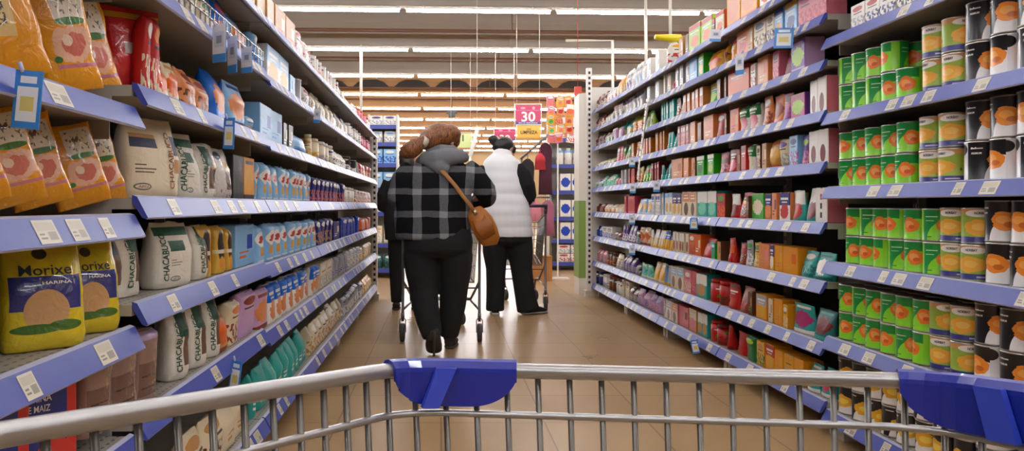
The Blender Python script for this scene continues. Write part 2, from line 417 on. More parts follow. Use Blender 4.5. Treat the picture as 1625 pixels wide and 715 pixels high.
part('board', mb, mat('panel_white', '#ddd8cf', .5), e); part('green_print', mb2, mat('green_print', '#7d9a4a', .5), e)

# ------------------------------------------------------------------ packaging shapes (front faces +x, width along y, base at z=0)
def nse(x, y, z, s): return noise.noise(Vector((x, y, z)) + Vector((s * 7.13, s * 3.7, s * 1.9)))
def bag_surf(w, d, h, style, seed):
    rn = random.Random(seed); lean = rn.uniform(-.015, .015); n_ = 3.2 if style in ('brick', 'sack') else 2.3
    amp = {'brick': .0035, 'sack': .006, 'pillow': .007, 'doy': .004}[style]
    def WD(v):
        if style == 'brick':
            D = d / 2 * min(1, max(.15, ((1 - v) / .10)) ** .55); D *= 1 - .12 * max(0, (.06 - v) / .06)
            W = w / 2 * (1 - .04 * sin(pi * v) + .0)
        elif style == 'sack':
            D = d / 2 * min(1, max(.04, ((1 - v) / .42)) ** .75) * (1 - .25 * max(0, (.1 - v) / .1) ** 2)
            W = w / 2 * (1 - .10 * v + .05 * sin(pi * v)) * (1 - .07 * max(0, (.08 - v) / .08))
        elif style == 'pillow':
            D = d / 2 * max(.05, (1 - abs(2 * v - 1) ** 2.6)) ** .6; W = w / 2 * (1 - .05 * sin(pi * v))
        else:
            D = d / 2 * max(.05, (1 - v)) ** .75 * (1 - .2 * max(0, (.08 - v) / .08)); W = w / 2 * (1 - .05 * sin(pi * v))
        return W, D
    def P(phi, v):
        W, D = WD(v); c, s = cos(phi), sin(phi)
        x = D * abs(c) ** (2 / n_) * (1 if c >= 0 else -1); y = W * abs(s) ** (2 / n_) * (1 if s >= 0 else -1)
        k = amp * (nse(x * 14, y * 14, v * h * 14, seed) * 1.2 + .5 * nse(x * 38, y * 38, v * h * 38, seed))
        k *= min(1, D / (d / 2) + .25)
        zf = v * h
        if v > .9: zf += nse(y * 20, 0, 0, seed) * .008 * (v - .9) * 10
        return Vector((x + k * (1 if x > 0 else -1) + lean * v * v, y + k * .6 * (1 if y > 0 else -1), zf))
    def S(a, b, off=.0012):
        v = min(.98, max(.02, b / h)); W, D = WD(v); y = max(-.96, min(.96, a / W))
        s = abs(y) ** (n_ / 2); s = min(s, .9999); phi = math.asin(s) * (1 if y >= 0 else -1)
        p = P(phi, v); return Vector((p.x + off, a if abs(a) < W else p.y, b))
    return P, S, WD
def bag_mesh(name, w, d, h, style, seed, mats, seal=True):
    P, S, WD = bag_surf(w, d, h, style, seed)
    nv, nu = 16, 28; mb = MB(); vs = []; fs = []; uvs = []; mi = []
    phis = []
    for k in range(nu): phis.append(2 * pi * k / nu)
    vl = [0, .015, .05] + [.05 + .87 * i / (nv - 5) for i in range(1, nv - 4)] + [.955, .985, 1.0]
    for v in vl:
        for p in phis: vs.append(P(p, v))
    n = len(vl)
    for i in range(n - 1):
        for k in range(nu):
            k2 = (k + 1) % nu; q = (i * nu + k, i * nu + k2, (i + 1) * nu + k2, (i + 1) * nu + k); fs.append(q)
            cx = sum(vs[a].x for a in q) / 4; front = cos((phis[k] + pi / nu)) > .25
            mi.append(0 if front else 1)
            uvs.append([(vs[a].y / w + .5, vs[a].z / h) for a in q])
    fs.append(tuple(reversed(range(nu)))); mi.append(1); uvs.append([(0, 0)] * nu)
    fs.append(tuple((n - 1) * nu + k for k in range(nu))); mi.append(1); uvs.append([(0, 1)] * nu)
    mb.add(vs, fs, mi, uvs, True)
    return mb.mesh(name, mats), S
def box_mesh(name, w, d, h, mats, bev=.002, notch=0):
    bm = bmesh.new(); bmesh.ops.create_cube(bm, size=1)
    for v in bm.verts: v.co = Vector((v.co.x * d, v.co.y * w, (v.co.z + .5) * h))
    bmesh.ops.bevel(bm, geom=bm.edges[:], offset=bev, segments=1, affect='EDGES')
    ul = bm.loops.layers.uv.new('UVMap')
    for f in bm.faces:
        nm = f.normal
        f.material_index = 0 if nm.x > .7 or nm.x < -.7 else 1
        for l in f.loops:
            c = l.vert.co
            if abs(nm.y) > .7: l[ul].uv = (c.x / d + .5, c.z / h)
            elif abs(nm.z) > .7: l[ul].uv = (c.y / w + .5, .5)
            else: l[ul].uv = (c.y / w + .5, c.z / h)
    me = bpy.data.meshes.new(name); bm.to_mesh(me); bm.free()
    for m in mats: me.materials.append(m)
    return me, (lambda a, b, off=.0012: Vector((d / 2 + off * .6, a, b)))
silver = mat('tin_silver', '#b9b6b0', .28, 1)
def can_meshes(key, r, h, m):
    mb = MB(); mb.lathe([(r * .95, 0), (r, .002), (r, .005), (r * .975, .008), (r * .975, h - .009), (r, h - .006), (r, h - .002), (r * .96, h - .001)], 28, 0)
    for i, f in enumerate(mb.f): pass
    me = mb.mesh('can', [m, silver])
    for p in me.polygons:
        z = p.center.z
        if z < .006 or z > h - .006: p.material_index = 1
    lb = MB(); lb.lathe([(r * .93, h - .004), (r * .93, h - .0025), (r * .6, h - .002), (r * .05, h - .0022)], 24)
    return me, lb.mesh('lid', silver)
def jar_meshes(r, h, m, capm, neck=.8, caph=.02):
    mb = MB(); mb.lathe([(r * .9, 0), (r, .006), (r, h * .8), (r * neck * 1.05, h - caph - .004), (r * neck, h - caph)], 20, 0)
    cp = MB(); cp.lathe([(r * neck * 1.12, h - caph), (r * neck * 1.14, h - .004), (r * neck * 1.05, h)], 18)
    return mb.mesh('jar', m), cp.mesh('cap', capm)
# ------------------------------------------------------------------ goods on the shelves
PAL = {'r': ('red', '#b8302a'), 'R': ('dark-red', '#702222'), 'p': ('pink', '#d8909c'), 'P': ('rose', '#c05a6e'), 'h': ('peach', '#dc9c6e'), 'H': ('tan', '#bf9768'),
       'o': ('orange', '#d8752c'), 'O': ('amber', '#b5701c'), 'y': ('yellow', '#dcb048'), 'g': ('green', '#44a02c'), 'G': ('deep-green', '#1f6b3a'), 't': ('teal', '#479f98'), 'T': ('dark-teal', '#1d5f5c'),
       'b': ('sky-blue', '#7fb2dc'), 'B': ('blue', '#2c58b0'), 'n': ('navy', '#232c70'), 'w': ('white', '#e6e1d8'), 'c': ('cream', '#d9c9a8'), 'k': ('black', '#1d1b1a'), 'm': ('brown', '#5c3d28'),
       'v': ('purple', '#6f4c8e'), 'V': ('magenta', '#a33c74'), 'l': ('lime', '#a8c43c'), 's': ('grey', '#9c9aa2'), 'e': ('lilac', '#c3a6c2'), 'a': ('mint', '#8cd0b4'), 'u': ('bright-blue', '#2f7fd0'), 'x': ('rust', '#8e4a34'), 'Y': ('golden', '#e0a02c')}
def hx(c): return rich(PAL[c][1]) if c not in 'wcksb' else PAL[c][1]
def front(style, base, a, b):
    key = 'print_%s_%s%s%s' % (style, base, a, b); B, A, D = hx(base), hx(a), hx(b); W = hx('w'); K = '#3a2d28'
    S = {
        '0': [('r', 0, .8, 1, .97, A), ('w', .5, .36, .34, .2, D), ('r', .15, .66, .85, .72, W), ('r', .3, .58, .7, .61, W)],
        '1': [('e', .5, .8, .36, .1, A), ('n', 6, .5, D, 0, .05, 1, .5), ('r', .2, .62, .8, .66, K)],
        '2': [('e', .5, .64, .46, .2, W), ('e', .55, .66, .32, .07, A), ('e', .4, .58, .24, .04, A), ('r', .28, .2, .72, .42, D), ('r', .1, .06, .9, .1, W)],
        '3': [('w', .5, .48, .42, .28, D), ('r', 0, 0, 1, .14, A), ('r', .15, .84, .85, .92, A)],
        '4': [('r', .08, .6, .92, .94, A), ('e', .5, .3, .26, .26, D), ('r', .2, .7, .8, .76, W), ('r', .25, .82, .75, .87, W)],
        '5': [('r', .2, .2, .55, .26, A), ('r', .2, .32, .7, .36, A), ('r', .6, .4, .9, .75, D)],
        '6': [('r', 0, .55, 1, 1, A), ('w', .5, .34, .38, .26, D), ('r', .14, .74, .86, .82, W), ('r', .24, .64, .76, .68, W)],
        '7': [('e', .5, .72, .4, .14, A), ('e', .5, .3, .3, .2, D), ('r', .2, .7, .8, .745, K), ('n', 14, .62, W, .1, .1, .9, .5)],
        '8': [('r', .32, .05, .68, .92, W), ('r', .42, .14, .58, .3, A), ('r', .42, .4, .58, .56, A), ('r', .42, .66, .58, .82, D)],
    }[style]
    return lab(key, B, S, .4, wrinkle=.25 if style in '1357' else 0)
SIDE = {}
def side_mat(c):
    return mat('side_' + PAL[c][0], hx(c), .5)
MESH = {}
NOUN = {'b': 'box', 'B': 'box', 's': 'packet', 'k': 'bag', 'p': 'packet', 'd': 'pouch', 'c': 'can', 'j': 'jar'}
def proto(shape, w, d, h, style, base, a, b, side, seed):
    key = (shape, round(w, 3), round(d, 3), round(h, 3), style, base, a, b, side, seed)
    if key in MESH: return MESH[key]
    f = front(style, base, a, b); s = side_mat(side); kids = []
    if shape in 'bB': me, _ = box_mesh('box', w, d, h, [f, s], min(.003, w * .05))
    elif shape in 'skpd':
        me, _ = bag_mesh('packet', w, d, h, {'s': 'brick', 'k': 'sack', 'p': 'pillow', 'd': 'doy'}[shape], seed, [f, s])
    elif shape == 'c':
        fm = front(style, base, a, b); me, lid = can_meshes(key, w / 2, h, fm); kids = [('lid', lid)]
    elif shape == 'j':
        me, cap = jar_meshes(w / 2, h, f, s, .82, .022); kids = [('cap', cap)]
    MESH[key] = (me, kids); return MESH[key]
def put(name, pr, loc, rot, label, cat, group):
    me, kids = pr; o = tag(link(name, me, None, loc, rot), label, cat, group)
    for n, k in kids: link(n, k, o)
    return o
def YofL(x, X=.75): return 1150 * X / (700 - x)
def YofR(x, X=1.765): return 1150 * X / (x - 700)
CNT = {}
def bay_of(side, y):
    for i, (n, a, b) in enumerate(LB if side < 0 else RB):
        if a <= y <= b: return i, n
    return (5, 'F') if side < 0 else (4, 'T')
SHN = ['bottom shelf', 'second shelf up', 'third shelf up', 'fourth shelf up', 'fifth shelf up', 'sixth shelf up', 'seventh shelf up', 'eighth shelf up', 'topmost shelf']
RSD = random.Random(5)
def fill(side, lev, spec):
    """spec lines: 'x0-x1 n shape height style base,a,b side [noun] [back]'"""
    items = []
    for ln in spec.strip().split(';'):
        ln = ln.strip()
        if not ln: continue
        t = ln.split(); x0, x1 = [float(q) for q in t[0].split('-')]; n = int(t[1]); shape = t[2]; h = float(t[3]); style = t[4]; base, a, b = t[5]; sd = t[6]
        noun = t[7] if len(t) > 7 else None; zoff = 0
        ya, yb = (YofR(x1), YofR(x0)) if side > 0 else (YofL(x0), YofL(x1))
        if side < 0 and x1 < x0: ya, yb = yb, ya
        for i in range(n):
            items.append((ya + (yb - ya) * (i + .5) / n, (yb - ya) / n, shape, h, style, base, a, b, sd, noun))
    items.sort()
    # physical overlap along a shelf is avoided by trimming to the neighbours
    for i, (y, w, shape, h, style, base, a, b, sd, noun) in enumerate(items):
        bi, bn = bay_of(side, y)
        Z = LZ.get(bn, LZ['C']) if side < 0 else RZ
        z = Z[lev] - .003
        gapn = (Z[lev + 1] - .045 - z) if lev + 1 < len(Z) else .3
        h = min(h, gapn)
        wf = .70 if shape == 'b' else .985
        w_ = max(.02, w * wf)
        w_ = round(w_ / .004) * .004 if w > .03 else w_
        d = {'b': .07, 'B': .10, 's': .075, 'k': .10, 'p': .07, 'd': .08, 'c': w_, 'j': w_}[shape]
        if shape in 'cj': w_ = min(w_, .13); d = w_
        if shape in 'skpd': d = min(d, max(.04, w_ * .8))
        seed = RSD.randrange(3); h = round(h * RSD.uniform(.97, 1.0) / .004) * .004
        back = RSD.uniform(0, .012)
        ba, bb = (LB if side < 0 else RB)[bi][1:]
        w_ = max(.03, min(w_, 2 * min(y - ba, bb - y) - .016))
        if shape in 'cj': d = w_
        w_ = round(w_, 3)
        pr = proto(shape, w_, d, h, style, base, a, b, sd, seed if shape in 'skpd' else 0)
        X = (XL - .03 - back - d / 2) if side < 0 else (XR + .03 + back + d / 2)
        rz = (0 if side < 0 else pi) + RSD.uniform(-.05, .05) + (RSD.uniform(-1.2, 1.2) if shape in 'cj' else 0)
        nn = noun or NOUN[shape]; nw = nn.replace('_', ' ')
        key = (side, bi, lev, 0); CNT[key] = CNT.get(key, 0) + 1
        c = ORD[CNT[key] - 1]
        sidew = 'flour' if side < 0 else 'dessert'; bayi = bi + 1 if side < 0 else bi
        lb = '%s %s, %s picture, %s in %s %s bay, %s' % (PAL[base][0], nw, PAL[b][0], c, ORD[bayi - 1], sidew, SHN[lev])
        nm = nn if nn != 'box' else ('flour_box' if side < 0 else 'dessert_box')
        if nn in ('packet', 'bag', 'pouch', 'can', 'jar'): nm = ('baking_' if side < 0 else 'dessert_') + nn
        put(nm, pr, (X, y, z), (0, 0, rz), lb, nw.split()[-1], '%s row on the %s, %s side, bay %s' % (nw, SHN[lev], sidew, ORD[bayi - 1]))

# ---- dessert side, read from the cans outward is right to left in the lists
fill(1, 8, """943-960 3 k .16 1 mpc m; 960-975 3 s .14 1 wsp w; 975-990 3 k .2 1 yoc y; 990-1005 3 k .2 7 wsv w; 1005-1022 3 k .21 7 wsb s; 1024-1033 1 b .17 5 wbs w;
 1036-1046 1 b .19 5 wbs w; 1072-1082 1 b .17 5 Hmc H; 1083-1090 1 b .16 5 mcx m; 1092-1126 2 B .19 0 lro l; 1126-1133 1 b .14 0 mrx m; 1134-1146 1 B .16 0 cro o; 1148-1200 2 B .24 3 Yoh Y; 1202-1290 4 B .2 0 wro c""")
fill(1, 7, """942-957 3 k .13 1 Rmc m; 958-972 3 k .12 1 cws c; 973-984 2 s .15 1 wrs r; 985-1000 3 k .16 7 wvs w; 1001-1018 3 k .17 7 skw s; 1024-1030 1 b .15 5 wsb w; 1036-1045 1 b .16 5 wsb w;
 1048-1062 2 b .17 5 cmh w; 1063-1068 1 k .09 1 rhp R; 1069-1091 3 b .17 5 wbn s; 1092-1104 1 B .19 5 bwu b; 1105-1117 1 b .17 0 gly g; 1119-1138 1 k .14 3 yro y; 1140-1155 1 k .15 3 yrx y; 1156-1164 1 k .14 0 yro r; 1165-1183 1 B .18 0 ohr o; 
 1184-1192 1 B .17 5 Hmc H; 1193-1212 1 B .16 1 cnm c; 1213-1224 1 B .165 1 cmn H; 1225-1240 1 B .17 0 bny b; 1241-1262 1 B .19 0 byn b; 1263-1285 1 B .18 1 pVP p; 1286-1308 1 B .175 1 pwP p""")
fill(1, 6, """942-956 3 k .13 1 Rws m; 957-970 3 k .12 1 cst c; 971-984 2 s .13 0 ews p; 985-1000 2 k .15 1 tGy t; 1001-1018 2 k .16 1 ygr y; 1019-1031 2 d .15 0 lgm l; 
 1046-1068 5 b .16 5 ttw t; 1069-1080 2 d .15 1 wrx p; 1081-1115 5 b .15 4 hwx h; 1117-1131 1 d .15 0 gyl g; 1134-1151 2 b .15 5 mxh m; 1153-1185 1 B .17 0 oro o; 1186-1197 1 b .15 1 wpV w; 1198-1216 1 B .165 5 hco h; 1220-1234 1 b .16 1 pmr p;
 1235-1252 1 d .18 1 Vlm V; 1253-1275 1 B .19 3 vel e""")
fill(1, 5, """942-957 3 k .06 1 wcs c; 958-973 3 k .07 1 cgx c; 974-984 2 d .16 1 pwP p; 985-997 3 d .14 1 gwp G; 998-1004 1 b .15 5 Owm O; 1005-1018 3 d .15 7 Oyc O; 1019-1031 3 b .15 3 Oro O;
 1038-1054 3 b .17 5 OOy O; 1055-1070 3 d .14 5 twt t; 1072-1091 4 b .16 1 pwr w; 1093-1102 1 B .16 5 hch h; 1104-1113 1 b .14 5 mxm m; 1115-1130 1 B .17 5 hco h; 1131-1143 1 d .16 1 rwx r; 1145-1154 1 b .14 5 mxc m; 1155-1168 1 B .16 5 orh o;
 1168-1183 1 s .15 6 wGp w; 1184-1199 1 s .15 6 wGp w; 1203-1217 1 d .17 1 hwx h; 1218-1234 1 d .16 3 hpx h; 1235-1250 1 d .15 1 Vmv V; 1251-1273 1 B .13 3 VVl v; 1281-1294 1 B .17 4 wwR p; 1295-1309 1 B .175 4 wwR p""")
fill(1, 4, """942-953 2 k .10 1 wBt w; 954-973 3 k .12 7 awt a; 974-982 2 k .08 1 pws p; 984-993 3 b .15 5 sws s; 994-1006 3 b .15 1 rxo R; 1007-1016 2 d .15 1 ygx g; 1017-1031 3 d .15 7 grl g; 1032-1044 3 b .16 1 rwR R;
 1045-1061 3 d .13 5 twT T; 1062-1080 1 B .16 5 hcO h; 1083-1092 1 B .15 5 hch h; 1094-1101 1 b .14 5 hmx m; 1102-1116 1 b .15 0 gwG g; 1117-1131 1 b .15 0 gwl g; 1132-1150 1 d .14 1 Rrp R; 1151-1163 1 d .15 6 rRp r; 1164-1171 1 b .14 5 xmH m; 1172-1184 1 b .16 0 rRr r;
 1185-1194 1 s .15 6 wGc w; 1195-1202 1 b .14 1 cmx m; 1203-1213 1 b .15 5 Hmc H; 1214-1230 1 p .16 3 Hoy H; 1231-1248 1 p .15 1 cvs c; 1250-1264 1 B .155 1 bnV b; 1265-1277 1 d .15 1 vlp v; 1279-1295 1 B .16 4 wwR p; 1296-1311 1 B .165 4 wwR p""")
fill(1, 3, """943-955 2 k .10 1 Rwm R; 956-972 3 k .09 1 cwh c; 973-985 2 k .09 1 chw c; 986-1004 2 B .17 3 Ppr P; 1006-1031 3 d .14 3 bwy b; 1032-1046 3 B .18 1 wBs w; 1047-1064 3 B .18 0 wby b; 
 1066-1079 2 B .17 6 wny c; 1080-1103 2 B .18 4 chm c; 1104-1118 1 B .18 6 twa t; 1119-1132 1 B .18 6 twa t; 1133-1151 1 b .155 1 rgo m; 1152-1165 1 d .155 6 rwR r; 1166-1181 1 d .155 7 ryR r; 1182-1187 1 b .14 5 mgc m; 1188-1208 1 B .15 3 ggc g; 1209-1219 1 B .145 6 Onh h;
 1220-1232 1 b .15 5 hmn h; 1233-1249 1 B .15 6 wnr h; 1250-1268 1 d .16 6 twr t; 1269-1288 1 d .165 6 twR t; 1290-1308 1 B .165 8 wkr p""")
fill(1, 2, """943-953 2 k .12 7 Bwn B; 954-970 2 B .12 1 wsB w; 971-983 2 k .08 1 Rws R; 984-1002 4 d .16 1 vsw v; 1003-1010 1 d .12 1 kws k; 1011-1028 2 p .16 3 cro c; 1029-1048 5 d .15 6 ywc b; 1049-1064 4 d .15 6 yuy y;
 1065-1090 5 b .15 6 cwx c; 1091-1100 1 B .15 1 owr o; 1101-1110 1 B .15 5 owc o; 1111-1125 1 d .13 1 rRr r; 1126-1134 1 b .11 1 twg g; 1135-1142 1 b .12 5 Hgm m; 1143-1164 1 d .15 5 rRo r; 1165-1176 1 d .13 7 xrR R; 1178-1188 1 d .15 1 sgw G; 1189-1200 1 d .14 1 yGc g;
 1201-1217 1 B .145 5 hHp p; 1218-1227 1 b .14 6 ynw y; 1228-1240 1 B .14 5 YHy Y; 1241-1263 1 B .14 5 Yyo Y; 1264-1283 1 d .13 1 twT t; 1284-1309 1 d .13 3 tTw t""")
fill(1, 1, """943-958 3 k .13 1 pws p; 959-973 3 j .14 1 mch m; 974-984 2 d .14 1 cws w; 985-1003 4 k .14 1 vws v; 1004-1012 1 k .10 1 kws n; 1013-1030 2 d .12 3 awt a; 1031-1048 2 d .16 3 ycy y; 1049-1060 2 d .16 3 bys b; 1061-1082 2 B .17 4 cbm c;
 1083-1093 1 B .17 1 pwc p; 1094-1103 1 B .17 5 Ppr P; 1104-1119 1 B .17 6 twH t; 1120-1133 1 j .15 0 rrg r; 1134-1146 1 j .15 1 rgm r; 1148-1165 1 d .155 0 rRr r; 1166-1182 1 d .15 5 xrR r; 1183-1192 1 b .14 5 mgH m; 1195-1213 1 B .14 6 Ysy Y; 1214-1224 1 b .13 5 cmH Y;
 1225-1238 1 B .14 5 YHy Y; 1239-1249 1 b .12 1 ywc Y; 1250-1280 1 d .15 3 twV t; 1281-1311 1 d .14 3 TtR T""")
fill(1, 0, """943-952 2 j .14 0 nwv n; 953-962 2 j .14 1 wms w; 963-973 2 j .15 1 mwx x; 974-983 2 j .15 7 wxm m; 984-996 2 B .17 1 cvs c; 997-1008 2 k .13 1 mws v; 1009-1028 2 k .15 7 eVv v; 1029-1045 2 k .14 7 evV e; 1048-1063 2 B .15 4 wsx w;
 1064-1074 1 B .15 4 chm p; 1075-1088 1 B .15 5 ppR P; 1090-1103 1 B .16 6 hcp h; 1104-1119 2 B .16 6 twH t; 1120-1131 1 j .14 0 rrg r; 1132-1142 1 j .13 1 rgm R; 1143-1160 1 d .15 3 rRr r; 1161-1177 1 d .14 5 rRr R; 1180-1196 1 s .14 1 GlG G; 1197-1210 1 B .14 1 yHG Y;
 1211-1226 1 B .14 6 Yry Y; 1227-1240 1 B .13 5 YHy Y; 1241-1255 1 B .13 1 yYs Y; 1256-1272 1 B .13 5 Ycy Y; 1273-1310 2 d .13 3 twP t""")
# ---- flour side
fill(-1, 6, """300-360 3 B .16 5 HcH H; 362-410 3 B .16 5 Hoc H; 411-440 2 B .155 5 HcH H; 441-468 2 B .155 5 Hrc H; 469-500 4 s .15 1 wrp w; 501-514 3 c .13 1 wsh w; 515-540 5 c .13 1 wrc o; 541-556 4 k .12 1 wbs b; 557-570 4 k .12 7 wbr w; 571-583 3 j .14 1 por o; 584-590 2 j .14 7 wop r""")
fill(-1, 5, """283-320 2 p .12 1 cls c; 322-350 2 p .10 1 cGw c; 352-372 1 k .17 1 uPh b; 373-398 1 k .17 3 buh b; 399-424 2 s .15 1 bwu b; 425-443 1 B .17 6 wby w; 444-460 1 B .17 6 wby w; 461-469 2 B .12 5 bwB b; 470-486 1 c .14 7 shw s; 487-498 2 k .13 1 wrs w; 499-530 6 k .15 1 cks w; 531-553 4 k .14 1 wnc s; 554-575 5 j .14 1 wcs w; 576-590 4 j .14 1 pcr p""")
fill(-1, 4, """236-246 1 s .21 1 rwc r; 247-256 1 s .21 1 rhc r; 252-293 2 k .12 3 cHo H; 295-341 2 k .125 1 hxm H; 345-367 1 k .18 3 uuh u; 368-392 1 k .17 3 bnh u; 394-412 1 p .07 1 bwh b; 413-450 2 B .16 5 buB b; 452-466 2 B .13 5 kwc k; 467-490 1 p .10 5 buw u; 491-512 2 j .14 1 cHy c; 513-532 3 j .14 1 cns w; 533-550 2 k .12 1 wcm c; 551-572 2 c .13 1 kcw k; 573-590 4 s .13 1 rwc w""")
fill(-1, 3, """371-388 1 B .17 5 kkm k; 388.5-404 1 B .17 3 Yky Y; 405-496 11 s .165 2 bry b sugar_packet; 497.5-516 3 s .15 1 nwo n; 517-548 6 s .15 1 nwo B; 549-566 3 j .13 1 wlc w; 567-590 5 s .12 1 wro w""")
fill(-1, 2, """376-410 1 B .165 5 boB b; 411-504 9 s .165 2 bry b sugar_packet; 505-530 4 s .16 1 nwH n; 531-545 2 B .13 5 nwc n; 546-572 5 s .15 1 Bwn n; 573-590 4 s .12 3 oro r""")
fill(-1, 1, """346-366 1 k .14 3 Hxo x; 367-384 1 s .16 1 chx c; 386-408 1 s .17 1 exe e; 409-430 1 s .17 3 exh e; 431-468 4 s .17 6 wuh w flour_packet; 469-508 5 s .17 6 wuh w flour_packet; 510-530 2 B .16 1 cws c; 531-553 6 s .15 5 sBn s; 554-572 4 s .15 1 wbs w; 573-590 4 s .13 1 cHy c""")
fill(-1, 0, """300-358 2 k .17 1 cHm c; 360-398 2 k .17 5 cHc H; 400-432 2 k .18 5 twt t; 433-462 3 k .18 5 twa t; 463-490 4 k .18 5 twt t; 491-545 9 k .17 1 cwH c; 546-575 7 s .15 1 skw s; 576-592 5 k .13 1 yOc y""")

# ---- near flour packs, each placed on its own
def lettered(name, w, d, h, style, seed, mats, words, loc, rot, label, cat, group=None):
    me, S = bag_mesh(name, w, d, h, style, seed, mats)
    o = tag(link(name, me, None, loc, rot), label, cat, group)
    for (txt, cu, cv, size, ang, fit, m, *opt) in words:
        mb = MB(); letter(mb, txt, S, cu, cv, size, ang, fit=fit, off=.0025, bold=opt[0] if opt else .02)
        part('lettering', mb, m, o)
    return o
ink_g = mat('ink_green', '#1f4a38', .6); ink_b = mat('ink_brown', '#7a4a22', .6); ink_k = mat('ink_black', '#1c1a20', .6); ink_w = mat('ink_white', '#eeeae2', .5)
cha_side = mat('chacabuco_side', '#dcd3c2', .5)
cha_brown = lab('flour_brown', '#ded0b4', [('r', .06, .62, .5, .78, '#232a4a'), ('r', .06, .74, .5, .79, '#b98a52'), ('r', .8, .55, .98, .8, '#232a4a'), ('r', .8, .32, .98, .5, '#b98a52'), ('r', .1, .40, .26, .415, '#4a3a2a'), ('r', .1, .35, .42, .365, '#4a3a2a'), ('r', .1, .31, .38, .325, '#4a3a2a'),
                                     ('e', .2, .14, .13, .045, '#5a5a52'), ('e', .2, .14, .11, .03, '#ded0b4')], .5, wrinkle=.5)
cha_green = lab('flour_green', '#dcd6c8', [('r', .28, .56, .66, .72, '#1d4a38'), ('r', .06, .8, .9, .93, '#2f5f4a'), ('r', .3, .42, .44, .43, '#4a4a42'), ('r', .3, .38, .6, .39, '#4a4a42'), ('r', .3, .34, .55, .35, '#4a4a42'), ('e', .42, .14, .14, .04, '#54605a'), ('e', .42, .14, .12, .025, '#dcd6c8')], .5, wrinkle=.5)
cha_win = lab('flour_window', '#dcd6c8', [('r', .62, .2, .95, .95, '#6a5040'), ('r', .6, .62, 1, .98, '#1d4a38', .25)], .45, wrinkle=.6)
cha_photo = lab('flour_photo', '#cfc8c0', [('r', .5, .2, .88, .74, '#5a3a2c'), ('r', .5, .55, .88, .74, '#b8902c'), ('e', .35, .86, .2, .08, '#3a4a5a'), ('n', 9, .58, '#9a6a4a', .2, .02, .95, .24)], .3, wrinkle=.8, coat=.5)
def cha(x, zb, kind, w, h, lab_, yaw=0, back=0, seed=1, d=.085, tilt=0):
    Y = YofL(x, .79); fm = {'b': cha_brown, 'g': cha_green, 'w': cha_win}[kind]
    ink = ink_b if kind == 'b' else ink_g
    cu = {'b': .22, 'g': -.33, 'w': -.1}[kind] * w
    return lettered('flour_bag', w, d, h, 'sack', seed, [fm, cha_side], [('CHACABUCO', cu, h * .48, .019, pi / 2, h * .72, ink, .02), ('APCA', (-.3 if kind == 'b' else -.08) * w, h * .14, .006, 0, w * .16, ink, .01)],
                    (XL - .03 - back - d / 2, Y, zb), (tilt, 0, yaw), lab_, 'flour bag', 'cream flour bags')
cha(236, 1.068, 'b', .2, .215, 'cream flour bag with brown lettering and navy square, plumpest on the middle flour shelf', yaw=-.35, seed=3, d=.09)
cha(287, 1.068, 'g', .11, .195, 'flour bag with green lettering wedged just behind the brown-lettered flour bag', yaw=-.25, seed=4, d=.08)
cha(312, 1.068, 'w', .11, .175, 'flour bag with green lettering beside the clear striped packs, middle flour shelf', yaw=-.3, seed=5, d=.08)
for i, (x, lb) in enumerate([(337, 'clear pack with brown and yellow label next to the flour bags, middle shelf'), (362, 'clear pack with brown and yellow label next to the black carton, middle shelf')]):
    me, S = bag_mesh('baking_packet', .125, .08, .18, 'sack', 6 + i, [cha_photo, mat('pack_clear_grey', '#b8ada2', .25, coat=.6)])
    tag(link('baking_packet', me, None, (XL - .075, YofL(x), 1.068), (0, 0, -.2)), lb, 'packet', 'clear packs beside the flour bags')
# third shelf, next bay
cha(184, .815, 'w', .12, .18, 'flour bag set back behind the yellow cornmeal bag, vertical green lettering', yaw=-.2, back=.05, seed=8, d=.07)
cha(214, .815, 'w', .10, .185, 'second set-back flour bag between the cornmeal bags and the green-square flour bag', yaw=-.2, back=.04, seed=9, d=.06)
cha(266, .815, 'g', .17, .185, 'flour bag with dark green square standing on the flour shelf below eye height', yaw=-.3, seed=10, d=.09)
cha(306, .815, 'w', .08, .17, 'narrow flour bag pressed against the green-square flour bag, same shelf', yaw=-.25, seed=11, d=.08)
arch = lab('arch_pack', '#d8a93e', [('e', .45, .55, .3, .36, '#2e1f18'), ('e', .45, .2, .25, .16, '#d8902c'), ('r', .1, .42, .9, .5, '#d9cbb0', .2)], .35, wrinkle=.4, coat=.3)
for i, (x, w, lb) in enumerate([(333, .09, 'yellow pack with dark arched window behind the flour bags'), (357, .07, 'yellow pack, second with a dark window, beside the sugar box'), (371, .045, 'narrow yellow pack with dark script beside the big light blue box')]):
    me, S = bag_mesh('baking_packet', w, .07, .17 - .008 * i, 'brick', 12 + i, [arch, side_mat('y')])
    tag(link('baking_packet', me, None, (XL - .07, YofL(x), .815), (0, 0, -.15)), lb, 'packet', 'yellow packs with arched windows')
# fourth shelf
pack_br = lab('pack_brown_clear', '#8f7166', [('r', .08, .1, .92, .55, '#6d4f48'), ('r', .14, .2, .7, .22, '#3a2a26'), ('r', .14, .36, .7, .38, '#3a2a26'), ('r', .05, .86, .95, .97, '#b49ac0'), ('n', 9, .6, '#b08a5a', .6, .05, 1, .8)], .22, wrinkle=.7, coat=.6)
for i, (x, w, z) in enumerate([(165, .1, .543), (207, .13, .543), (240, .10, .543)]):
    me, S = bag_mesh('baking_packet', w, .09, .19, 'brick', 20 + i, [pack_br, mat('pack_brown_side', '#7b5f56', .3, coat=.5)])
    tag(link('baking_packet', me, None, (XL - .03 - .045, YofL(x), z), (0, 0, -.12)), ['clear brown pack with lilac top hidden behind the lower rail edge', 'clear brown pack with lilac top, middle of the three', 'clear brown pack with lilac top touching the green-lettered flour bag'][i], 'packet', 'clear brown packs')
cha(272, .543, 'w', .085, .2, 'green-topped flour bag, first after the brown packs on the lower shelf', yaw=-.5, seed=23, d=.08)
